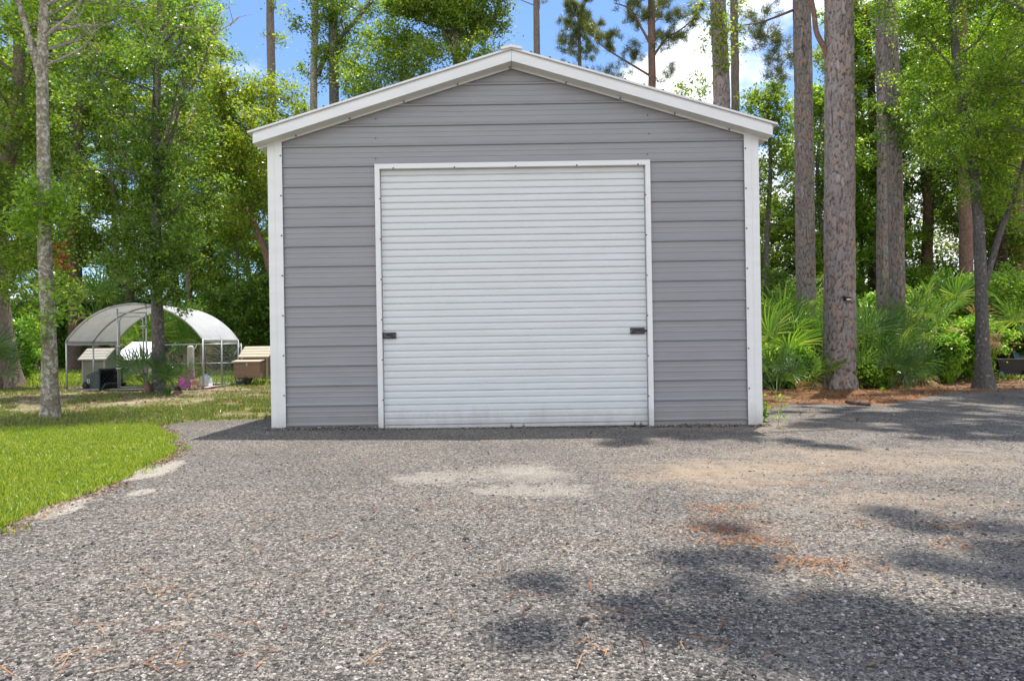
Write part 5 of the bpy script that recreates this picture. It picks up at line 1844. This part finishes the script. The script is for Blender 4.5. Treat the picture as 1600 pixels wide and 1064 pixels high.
# ------------------------------------------------------------------ hen pen
FX0, FX1, FY, FD = -10.12, -7.02, 15.5, 2.0
pz = gz(-8.5)
pen = thing('hen_pen', 'arched walk-in hen pen of silver tarp over galvanized poles', 'pen', (FX0, FY, pz))
W_ = FX1 - FX0
SPR, RISE = 1.12, 0.84


def arch(t):
    ra = (W_ * W_ / 4 + RISE * RISE) / (2 * RISE)
    half = math.asin(W_ / 2 / ra)
    a = -half + 2 * half * t / PI
    return (W_ / 2 + ra * math.sin(a), SPR + RISE - ra + ra * math.cos(a))


mb = MB()
ts = [PI * i / 28 for i in range(29)]
rng = np.random.RandomState(4)
ny = 7
grid = []
for j in range(ny):
    y = -0.03 + (FD + 0.06) * j / (ny - 1)
    row = []
    for i, t_ in enumerate(ts):
        x, z = arch(t_)
        sag = -0.012 * math.sin(PI * ((j % 3) / 3.0)) * math.sin(t_)
        row.append((x, y, z + 0.025 + sag))
    # skirts hanging past the side rail
    row = [(row[0][0] - 0.01, y, SPR - 0.07 + rng.normal(0, 0.015))] + row + [(row[-1][0] + 0.01, y, SPR - 0.06 + rng.normal(0, 0.015))]
    grid.append(row)
for j in range(ny - 1):
    for i in range(len(grid[0]) - 1):
        a, b, c, d = grid[j][i], grid[j][i + 1], grid[j + 1][i + 1], grid[j + 1][i]
        mb.quad(a, b, c, d)
tp = mb.build('tarp_roof', M['tarp'], pen, True)
for j, y in enumerate((0.0, FD / 2, FD)):
    mb = MB()
    mb.tube([(arch(t_)[0], y, arch(t_)[1]) for t_ in ts], 0.019, 7)
    mb.build('roof_hoop', M['galv'], pen, True)
for x in (0, W_):
    for y in (0, FD / 2, FD):
        mb = MB()
        mb.tube([(x, y, 0), (x, y, SPR + 0.02)], 0.019, 8)
        mb.build('pole', M['galv'], pen, True)
mb = MB()
for x in (0, W_):
    mb.tube([(x, 0, 0.03), (x, FD, 0.03)], 0.017, 7)
    mb.tube([(x, 0, SPR), (x, FD, SPR)], 0.017, 7)
mb.tube([(0, 0, 0.03), (W_, 0, 0.03)], 0.017, 7)
mb.tube([(0, FD, 0.03), (W_, FD, 0.03)], 0.017, 7)
mb.build('base_rail', M['galv'], pen, True)
dx0, dx1 = 1.17, 1.82
mb = MB()
for x in (dx0, dx1):
    zt = 1.86 if x < 1.5 else 1.92
    mb.tube([(x, 0.0, 0.0), (x, 0.0, zt)], 0.019, 8)
mb.tube([(dx0, 0, 1.76), (dx1, 0, 1.76)], 0.015, 7)
mb.build('door_posts', M['galv'], pen, True)
mb = MB()
a, b, r = dx0 + 0.06, dx1 - 0.05, 0.12
pts = [(a, -0.03, 0.08), (a, -0.03, 1.68 - r)] + [(a + r - r * math.cos(k * PI / 8), -0.03, 1.68 - r + r * math.sin(k * PI / 8)) for k in range(1, 5)]
pts += [(b - r + r * math.sin(k * PI / 8), -0.03, 1.68 - r + r * math.cos(k * PI / 8)) for k in range(0, 5)] + [(b, -0.03, 0.08), (a, -0.03, 0.08)]
mb.tube(pts, 0.016, 7)
for z in (0.5, 1.0):
    mb.box(dx0 - 0.02, a + 0.03, -0.05, 0.02, z - 0.025, z + 0.025)
mb.box(b - 0.03, dx1 + 0.03, -0.06, 0.02, 1.42, 1.47)
mb.build('pen_door', M['galv'], pen, True)


def wire(parent, p0, u, w, h, step, name='wire_mesh', top=None):
    """diamond mesh in the plane p0 + u*a + z*b"""
    tubes = []
    p0 = np.array(p0, float)
    u = np.array(u, float)
    n = int((w + h) / step)
    for sgn in (1, -1):
        for i in range(n):
            c = i * step
            if sgn > 0:
                a0, b0 = max(0.0, c - h), min(h, c)
                a1, b1 = min(w, c), max(0.0, c - w)
            else:
                a0, b0 = max(0.0, c - h), h - min(h, c)
                a1, b1 = min(w, c), h - max(0.0, c - w)
            if abs(a1 - a0) < 0.02:
                continue
            q0 = p0 + u * a0 + np.array([0, 0, b0])
            q1 = p0 + u * a1 + np.array([0, 0, b1])
            tubes.append(tube_np([q0, (q0 + q1) / 2, q1], [0.0008] * 3, 3))
    v, f = join_tubes(tubes)
    return obj(name, mesh_np(name, v, f, M['galv']), parent)


wire(pen, (0, 0.0, 0.04), (1, 0, 0), dx0, SPR - 0.05, 0.10)
wire(pen, (dx1, 0.0, 0.04), (1, 0, 0), W_ - dx1, SPR - 0.05, 0.10)
wire(pen, (W_, 0.0, 0.04), (0, 1, 0), FD, SPR - 0.05, 0.10)
wire(pen, (0, FD, 0.04), (1, 0, 0), W_, SPR - 0.05, 0.10)

# wire fence behind the pen
fb = gat(252, 18.8)
fe = gat(377, 18.8)
fence = thing('wire_fence', 'low wire mesh fence with a pale top rail behind the pen', 'fence', fb)
fl = fe.x - fb.x
fh = 1.04
mb = MB()
mb.tube([(0, 0, fh), (fl, 0, fh)], 0.016, 7)
mb.tube([(fl, 0, fh), (fl - 0.22, -0.02, fh - 0.36)], 0.016, 7)
mb.tube([(fl * 0.45, 0, fh), (fl * 0.45 - 0.18, -0.02, fh - 0.34)], 0.014, 7)
mb.tube([(0, 0.0, 0.52), (fl, 0.0, 0.52)], 0.009, 6)
mb.build('rail', M['galv'], fence, True)
for x in (0.0, fl * 0.55, fl):
    mb = MB()
    mb.tube([(x, 0.01, -0.1), (x, 0.01, fh)], 0.02, 8)
    mb.build('fence_post', M['dark_steel'] if 0 < x < fl else M['galv'], fence, True)
wire(fence, (0, 0.0, 0.03), (1, 0, 0), fl, fh - 0.05, 0.075)
# pale wooden post
pb_ = gat(298, 17.9)
mb = MB()
mb.hexa([(-0.075, -0.06, -0.1), (0.075, -0.06, -0.1), (0.075, 0.06, -0.1), (-0.075, 0.06, -0.1), (-0.07, -0.055, 0.98), (0.07, -0.055, 0.98), (0.07, 0.055, 0.98), (-0.07, 0.055, 0.98)])
mb.hexa([(-0.07, -0.055, 0.98), (0.07, -0.055, 0.98), (0.07, 0.055, 0.98), (-0.07, 0.055, 0.98), (-0.03, -0.025, 1.02), (0.03, -0.025, 1.02), (0.03, 0.025, 1.02), (-0.03, 0.025, 1.02)])
o = mb.build('wooden_post', M['post'], None, bevel=0.006, loc=pb_)
tag(o, 'pale square wooden post standing behind the small palmetto', 'post')

# ------------------------------------------------------------------ coops
def boards(mb, x0, x1, y, z0, z1, n, m, t=0.016, gap=0.004):
    h = (z1 - z0) / n
    for k in range(n):
        mb.box(x0, x1, y - (0.004 if k % 2 else 0.0), y + t, z0 + k * h + gap / 2, z0 + (k + 1) * h - gap / 2, m)


def coop(name, label, base, w, d, h_eave, h_ridge, wall, trim, roofm, leg, nest, rz=0.0):
    c = thing(name, label, 'coop', base, rz)
    mb = MB()
    boards(mb, 0.03, w - 0.03, 0.0, leg, h_eave, 7, 0)
    boards(mb, 0.03, w - 0.03, d - 0.016, leg, h_eave, 7, 0)
    for x in (0.0, w - 0.016):
        mb.box(x + 0.001, x + 0.015, 0.02, d - 0.02, leg, h_eave, 0)
        a = [(x + 0.001, 0.02, h_eave), (x + 0.015, 0.02, h_eave), (x + 0.015, d / 2, h_ridge - 0.03), (x + 0.001, d / 2, h_ridge - 0.03)]
        mb.poly([(x + 0.001, 0.02, h_eave), (x + 0.001, d / 2, h_ridge - 0.03), (x + 0.001, d - 0.02, h_eave)], 0)
        mb.poly([(x + 0.015, 0.02, h_eave), (x + 0.015, d - 0.02, h_eave), (x + 0.015, d / 2, h_ridge - 0.03)], 0)
    mb.box(0.03, w - 0.03, 0.02, d - 0.02, leg - 0.014, leg, 0)
    mb.build('body', M[wall], c)
    for x in (0.0, w - 0.04):
        for y in (-0.012, d - 0.028):
            mb = MB()
            mb.box(x, x + 0.04, y, y + 0.04, -0.02, h_eave)
            mb.build('leg', M[trim], c, bevel=0.003)
    ov = 0.07
    for s in (0, 1):
        mb = MB()
        n = 4
        for k in range(n):
            f0, f1 = k / n, (k + 1) / n
            y0 = -ov + (d / 2 + ov) * f0
            y1 = -ov + (d / 2 + ov) * f1
            z0 = h_eave - 0.03 + (h_ridge - h_eave + 0.03) * f0
            z1 = h_eave - 0.03 + (h_ridge - h_eave + 0.03) * f1
            if s:
                y0, y1 = d - y0, d - y1
            t = 0.02
            p = [(-ov, y0, z0), (w + ov, y0, z0), (w + ov, y1, z1), (-ov, y1, z1)]
            lo = [(a, b, cc - t) for a, b, cc in p]
            hi = [(a, b, cc + (0.012 if i < 2 else 0.0)) for i, (a, b, cc) in enumerate(p)]
            q = lo + hi
            mb.hexa(q if not s else [q[i] for i in (1, 0, 3, 2, 5, 4, 7, 6)])
        mb.build('roof', M[roofm], c)
    if nest:
        mb = MB()
        nx0, nx1, nz0, nz1, nd = -0.05, w - 0.06, leg - 0.02, leg + 0.36, 0.30
        boards(mb, nx0, nx1, -nd, nz0, nz1, 5, 0)
        for x in (nx0, nx1 - 0.015):
            mb.box(x, x + 0.015, -nd + 0.017, -0.006, nz0, nz1, 0)
        mb.box(nx0, nx1, -nd + 0.017, -0.006, nz0 - 0.012, nz0 - 0.001, 0)
        nb_ = mb.build('nest_box', M['coop_brown'], c)
        mb = MB()
        mb.hexa([(nx0 - 0.05, -nd - 0.05, nz1 + 0.004), (nx1 + 0.03, -nd - 0.05, nz1 + 0.004), (nx1 + 0.03, -0.005, nz1 + 0.05), (nx0 - 0.05, -0.005, nz1 + 0.05),
                 (nx0 - 0.05, -nd - 0.05, nz1 + 0.026), (nx1 + 0.03, -nd - 0.05, nz1 + 0.026), (nx1 + 0.03, -0.005, nz1 + 0.072), (nx0 - 0.05, -0.005, nz1 + 0.072)])
        mb.build('lid', M[trim], nb_)
        mb = MB()
        mb.box((nx0 + nx1) / 2 - 0.02, (nx0 + nx1) / 2 + 0.02, -nd - 0.012, -nd - 0.005, nz1 - 0.09, nz1 - 0.004)
        mb.build('latch', M['galv'], nb_)
    return c


b1 = gat(378, 17.4)
coop('brown_coop', 'brown wooden hen coop with nest box and cream plank roof beside the garage', b1, 0.68, 0.62, 0.74, 0.98, 'coop_brown', 'coop_cream', 'coop_cream', 0.22, True, R(-6))
b2 = gat(128, 17.9)
coop('green_coop', 'weathered grey green coop with plank roof inside the pen\'s left half', b2, 0.63, 0.62, 0.70, 0.96, 'coop_green', 'coop_tan', 'coop_tan', 0.10, False, R(-4))
# hutch with white sheet roof
hb = gat(172, 18.9)
hu = thing('white_roofed_hutch', 'low hutch under a large white sloping sheet behind the pen', 'hutch', hb)
hw_ = 1.05
mb = MB()
mb.hexa([(-0.02, -0.05, 0.62), (hw_ + 0.02, -0.05, 0.62), (hw_ - 0.02, 0.75, 1.12), (0.20, 0.75, 1.12), (-0.02, -0.05, 0.637), (hw_ + 0.02, -0.05, 0.637), (hw_ - 0.02, 0.75, 1.137), (0.20, 0.75, 1.137)])
mb.build('roof', M['white_panel'], hu)
mb = MB()
mb.hexa([(0.0, 0.0, 0.28), (hw_, 0.0, 0.28), (hw_, 0.72, 0.28), (0.0, 0.72, 0.28), (0.0, 0.0, 0.61), (hw_, 0.0, 0.61), (hw_ - 0.02, 0.72, 1.09), (0.2, 0.72, 1.09)])
mb.build('body', M['grey_panel'], hu)
for x in (0.03, hw_ - 0.07):
    for y in (0.03, 0.66):
        mb = MB()
        mb.box(x, x + 0.04, y, y + 0.04, -0.03, 0.279)
        mb.build('leg', M['coop_tan'], hu)

# ------------------------------------------------------------------ tipped wheeled bin, mouth to the right
bb = gat(161, 15.85)
bn = thing('wheeled_bin', 'dark green wheeled bin lying tipped over inside the hen pen', 'bin', (bb.x, bb.y, bb.z), R(-32))
bn.scale = (0.86, 0.86, 0.86)
# local: length along x (bottom at -x), opening at +x
mb = MB()
s0, s1 = (0.19, 0.22), (0.27, 0.29)      # half height, half width at base and mouth
x0, x1 = -0.42, 0.40
zc = 0.30


def ring(x, hh, hwid, zoff):
    return [(x, -hwid, zoff - hh), (x, hwid, zoff - hh), (x, hwid, zoff + hh), (x, -hwid, zoff + hh)]


A0, A1 = ring(x0, s0[0], s0[1], 0.22), ring(x1, s1[0], s1[1], 0.285)
B1, B0 = ring(x1, s1[0] - 0.02, s1[1] - 0.02, 0.285), ring(x0 + 0.02, s0[0] - 0.02, s0[1] - 0.02, 0.22)
mb.poly(A0[::1])
for i in range(4):
    j = (i + 1) % 4
    mb.quad(A0[i], A1[i], A1[j], A0[j])
    mb.quad(A1[i], B1[i], B1[j], A1[j])
    mb.quad(B0[i], B0[j], B1[j], B1[i], 1)
mb.poly(B0[::-1], 1)
mb.build('body', [M['bin'], M['bin_in']], bn, bevel=0.012)
mb = MB()
R0, R1 = ring(x1 - 0.05, s1[0] + 0.022, s1[1] + 0.022, 0.285), ring(x1 + 0.012, s1[0] + 0.022, s1[1] + 0.022, 0.285)
I0, I1 = ring(x1 - 0.05, s1[0] + 0.002, s1[1] + 0.002, 0.285), ring(x1 + 0.012, s1[0] - 0.015, s1[1] - 0.015, 0.285)
for i in range(4):
    j = (i + 1) % 4
    mb.quad(R0[i], R1[i], R1[j], R0[j])
    mb.quad(R1[i], I1[i], I1[j], R1[j])
    mb.quad(I0[i], R0[i], R0[j], I0[j])
mb.build('rim', M['bin'], bn)
mb = MB()
mb.box(-0.36, -0.30, -0.243, -0.240, 0.16, 0.30)
mb.box(-0.25, -0.235, -0.251, -0.248, 0.18, 0.31)
mb.box(-0.22, -0.205, -0.254, -0.251, 0.17, 0.31)
mb.build('worn_print', M['bin_mark'], bn)
for y in (-0.27, 0.25):
    mb = MB()
    mb.lathe([(0.02, -0.02), (0.105, -0.02), (0.11, 0.0), (0.105, 0.03), (0.02, 0.03)], 20, 0, 'Y', (-0.40, y, 0.11))
    mb.build('wheel', M['rubber'], bn, True)
# hinged lid lying open behind the mouth
mb = MB()
mb.hexa([(0.42, -0.28, 0.05), (0.46, -0.28, 0.03), (0.46, 0.28, 0.03), (0.42, 0.28, 0.05), (0.62, -0.27, 0.20), (0.64, -0.27, 0.18), (0.64, 0.27, 0.18), (0.62, 0.27, 0.20)])
mb.build('lid', M['bin'], bn)

# plank on the ground beside the bin
a = gpt(106, 612)
mb = MB()
mb.hexa([(0, 0, 0), (0.62, 0.30, 0), (0.59, 0.40, 0), (-0.03, 0.10, 0), (0, 0, 0.04), (0.62, 0.30, 0.04), (0.59, 0.40, 0.04), (-0.03, 0.10, 0.04)])
o = mb.build('plank', M['coop_tan'], None, loc=(a.x + 0.06, a.y + 0.02, a.z))
tag(o, 'grey weathered plank on the ground left of the tipped bin', 'plank')

# ------------------------------------------------------------------ magenta sack, drinker
a = gat(291, 15.9)
rng = np.random.RandomState(21)
mb = MB()
n, prof = 18, [(0.02, 0.0), (0.17, 0.01), (0.20, 0.10), (0.17, 0.22), (0.115, 0.30), (0.10, 0.36), (0.115, 0.42), (0.06, 0.44)]
mb.lathe(prof, n, 0, 'Z')
mb.v = [(x * (1 + rng.normal(0, 0.10)) + 0.14 * max(0, z - 0.1), y * (1 + rng.normal(0, 0.10)), z + (rng.normal(0, 0.012) if z > 0.02 else 0)) for x, y, z in mb.v]
o = mb.build('plastic_sack', M['pink'], None, False, loc=a)
tag(o, 'crumpled magenta plastic sack inside the pen behind palmetto fronds', 'sack')
a = gat(321, 16.1)
dk = thing('poultry_drinker', 'milky domed poultry drinker with red tray by the pen corner', 'drinker', a)
mb = MB()
mb.lathe([(0.15, 0.055), (0.145, 0.16), (0.13, 0.24), (0.095, 0.29), (0.04, 0.31), (0.012, 0.315)], 22)
mb.lathe([(0.03, 0.315), (0.03, 0.335), (0.01, 0.337)], 12)
mb.build('dome', M['feeder'], dk, True)
mb = MB()
mb.lathe([(0.16, 0.0), (0.205, 0.012), (0.215, 0.065), (0.208, 0.066), (0.195, 0.03), (0.15, 0.025)], 24)
mb.build('tray', M['red'], dk, True)


# ------------------------------------------------------------------ hens resting under the brown coop
def hen(label, base, rz, s=1.0, dark=False):
    root = thing('hen', label, 'hen', base, rz)
    # body grown on a skeleton: tail - back - breast - neck - head - beak base
    pts = [(-0.20, 0, 0.25), (-0.13, 0, 0.19), (-0.02, 0, 0.16), (0.08, 0, 0.165), (0.135, 0, 0.235), (0.155, 0, 0.295), (0.18, 0, 0.312), (0.02, 0.05, 0.07), (0.02, -0.05, 0.07), (0.03, 0.05, 0.01), (0.03, -0.05, 0.01)]
    ed = [(0, 1), (1, 2), (2, 3), (3, 4), (4, 5), (5, 6), (2, 7), (2, 8), (7, 9), (8, 10)]
    rad = [0.022, 0.07, 0.10, 0.082, 0.042, 0.032, 0.014, 0.02, 0.02, 0.009, 0.009]
    me = bpy.data.meshes.new('body')
    me.from_pydata([(x * s, y * s, z * s) for x, y, z in pts], ed, [])
    me.materials.append(M['feather'])
    o = obj('body', me, root)
    sk = o.modifiers.new('skin', 'SKIN')
    for vtx, r in zip(me.skin_vertices[0].data, rad):
        vtx.radius = (r * s, r * s)
    me.skin_vertices[0].data[2].use_root = True
    su = o.modifiers.new('sub', 'SUBSURF')
    su.levels = su.render_levels = 2
    mb = MB()
    for k in range(4):
        x = (0.135 + 0.015 * k) * s
        mb.hexa([(x, -0.004, 0.325 * s), (x + 0.016 * s, -0.004, 0.325 * s), (x + 0.016 * s, 0.004, 0.325 * s), (x, 0.004, 0.325 * s), (x + 0.002, -0.002, 0.352 * s), (x + 0.008, -0.002, 0.352 * s), (x + 0.008, 0.002, 0.352 * s), (x + 0.002, 0.002, 0.352 * s)])
    mb.build('comb', M['comb'], root)
    mb = MB()
    mb.tube([(0.185 * s, 0, 0.312 * s), (0.215 * s, 0, 0.302 * s)], [0.009 * s, 0.001], 6)
    mb.build('beak', M['cream_face'], root)
    mb = MB()
    for k in range(7):
        a = R(-36 + 12 * k)
        mb.hexa([(-0.19 * s, -0.012 + 0.006 * (k - 3), 0.22 * s), (-0.18 * s, -0.012 + 0.006 * (k - 3), 0.25 * s), (-0.18 * s, 0.012 + 0.006 * (k - 3), 0.25 * s), (-0.19 * s, 0.012 + 0.006 * (k - 3), 0.22 * s),
                 (-0.31 * s, 0.05 * math.sin(a), (0.27 + 0.01 * k) * s), (-0.30 * s, 0.05 * math.sin(a), (0.30 + 0.01 * k) * s), (-0.30 * s, 0.05 * math.sin(a) + 0.012, (0.30 + 0.01 * k) * s), (-0.31 * s, 0.05 * math.sin(a) + 0.012, (0.27 + 0.01 * k) * s)])
    mb.build('tail_feathers', M['feather'], root)


hen('black and white speckled hen at the left foot of the brown coop', gat(374, 16.95), R(195), 0.62)
hen('dark hen in the shade under the brown coop\'s nest box', gat(387, 17.1), R(250), 0.72)

# ------------------------------------------------------------------ right side: cart, tools, log, solar lights
ca = gpt(1584, 592)
cart = thing('dump_cart', 'charcoal plastic garden dump cart at the right edge behind the oak', 'cart', ca, R(-8))
mb = MB()


def rg(z, x0_, x1_, y0_, y1_):
    return [(x0_, y0_, z), (x1_, y0_, z), (x1_, y1_, z), (x0_, y1_, z)]


O0, O1 = rg(0.16, -0.28, 0.32, 0.02, 0.42), rg(0.50, -0.42, 0.50, -0.10, 0.54)
I1_, I0_ = rg(0.50, -0.40, 0.48, -0.08, 0.52), rg(0.18, -0.26, 0.30, 0.04, 0.40)
mb.poly(O0[::-1])
for i in range(4):
    j = (i + 1) % 4
    mb.quad(O0[i], O0[j], O1[j], O1[i])
    mb.quad(I0_[j], I0_[i], I1_[i], I1_[j])
mb.poly(I0_)
mb.build('tub', M['cart'], cart, bevel=0.015)
mb = MB()
for (xa_, xb_, ya_, yb_) in ((-0.46, 0.54, -0.14, -0.085), (-0.46, 0.54, 0.525, 0.58), (-0.46, -0.405, -0.0849, 0.5249), (0.485, 0.54, -0.0849, 0.5249)):
    mb.box(xa_, xb_, ya_, yb_, 0.495, 0.525)
mb.build('rim', M['cart_rim'], cart, bevel=0.008)
for x in (-0.30, 0.34):
    for y in (0.0, 0.46):
        mb = MB()
        mb.lathe([(0.03, -0.03), (0.10, -0.03), (0.125, -0.02), (0.128, 0.0), (0.125, 0.02), (0.10, 0.03), (0.03, 0.03)], 22, 0, 'Y', (x, y, 0.128))
        w = mb.build('wheel', M['rubber'], cart, True)
        mb = MB()
        mb.lathe([(0.012, -0.036), (0.06, -0.036), (0.065, -0.0305)], 16, 0, 'Y', (x, y, 0.128))
        mb.build('hub', M['cart_rim'], w)
mb = MB()
mb.box(-0.30, 0.34, 0.035, 0.065, 0.11, 0.155)
mb.box(-0.30, 0.34, 0.395, 0.425, 0.11, 0.155)
mb.build('chassis', M['dark_steel'], cart)
mb = MB()
q0, q1 = Vector((-0.10, 0.2, 0.22)), Vector((0.42, 0.34, 1.25))
mb.tube([q0, q0.lerp(q1, 0.5), q1], 0.014, 8)
o = mb.build('tool_handle', M['wood'], None, True, loc=ca)
tag(o, 'orange brown wooden tool handle leaning up out of the dump cart', 'tool handle')
mb = MB()
mb.hexa([(0.02, -0.02, 0.53), (0.46, -0.02, 0.50), (0.52, 0.42, 0.62), (0.25, 0.42, 0.76), (0.02, -0.02, 0.545), (0.46, -0.02, 0.515), (0.52, 0.42, 0.635), (0.25, 0.42, 0.775)])
o = mb.build('plastic_sheet', M['blue_tarp'], None, bevel=0.004, loc=ca)
tag(o, 'stiff slate blue plastic sheet lying across the dump cart', 'sheet')
# dark crate beside the cart
a = gat(1556, 18.3)
mb = MB()
for k in range(3):
    mb.box(-0.18, 0.18, -0.14, -0.125, 0.02 + k * 0.13, 0.13 + k * 0.13)
    mb.box(-0.18, 0.18, 0.125, 0.14, 0.02 + k * 0.13, 0.13 + k * 0.13)
    mb.box(-0.18, -0.165, -0.1245, 0.1245, 0.02 + k * 0.13, 0.13 + k * 0.13)
    mb.box(0.165, 0.18, -0.1245, 0.1245, 0.02 + k * 0.13, 0.13 + k * 0.13)
mb.box(-0.164, 0.164, -0.124, 0.124, 0.0, 0.02)
o = mb.build('crate', M['black_plastic'], None, loc=a)
tag(o, 'dark slatted crate in shade between the forked oak and the cart', 'crate')


def log(label, p0, p1, r, seed, matk):
    rng = np.random.RandomState(seed)
    p0, p1 = Vector(p0), Vector(p1)
    pts = [np.array(p0.lerp(p1, k / 8)) + rng.normal(0, r * 0.15, 3) - np.array(p0) for k in range(9)]
    v, f = tube_np(pts, r * rng.uniform(0.75, 1.1, 9) * np.linspace(1.0, 0.7, 9), 10)
    v = v + rng.normal(0, r * 0.06, v.shape)
    n = len(v)
    c0, c1 = np.array([pts[0], pts[-1]])
    v = np.r_[v, [c0, c1]]
    caps = [[n, (k + 1) % 10, k, k] for k in range(10)] + [[n + 1, 80 + k, 80 + (k + 1) % 10, 80 + (k + 1) % 10] for k in range(10)]
    me = bpy.data.meshes.new('log')
    me.from_pydata([tuple(x) for x in v], [], [tuple(x) for x in f] + [tuple(x[:3]) for x in caps])
    me.materials.append(M[matk])
    me.update()
    o = obj('log', me)
    o.location = p0
    tag(o, label, 'log')


a, b = gpt(1322, 632), gpt(1360, 635)
log('short dark log lying on the gravel before the big pine', a + Vector((0, 0, 0.035)), b + Vector((0, 0, 0.03)), 0.04, 5, 'bark_dark')
a, b = gat(1432, 18.2), gat(1502, 17.6)
log('pale fallen log on the ground behind the low palmettos', a + Vector((0, 0, 0.12)), b + Vector((0, 0, 0.10)), 0.075, 6, 'deadwood')


def solar(label, px, py, D, az, trunk):
    p = at(px, py, D)
    root = thing('solar_light', label, 'solar light', p, az)
    mb = MB()
    mb.box(-0.065, 0.065, -0.05, 0.03, -0.055, 0.0)
    mb.hexa([(-0.075, -0.065, 0.001), (0.075, -0.065, 0.001), (0.075, 0.03, 0.025), (-0.075, 0.03, 0.025), (-0.075, -0.065, 0.016), (0.075, -0.065, 0.016), (0.075, 0.03, 0.04), (-0.075, 0.03, 0.04)])
    mb.build('case', M['black_plastic'], root, bevel=0.004)
    mb = MB()
    mb.hexa([(-0.05, -0.060, -0.045), (0.05, -0.060, -0.045), (0.05, -0.051, -0.045), (-0.05, -0.051, -0.045), (-0.05, -0.056, -0.012), (0.05, -0.056, -0.012), (0.05, -0.051, -0.012), (-0.05, -0.051, -0.012)])
    mb.build('lens', M['cream_face'], root, bevel=0.002)


solar('small black solar light with a cream lens fixed to the big pine', 1323, 466, 13.90, R(18), None)
solar('small solar light on the right side of the twin pines', 1412, 488, 16.32, R(55), None)
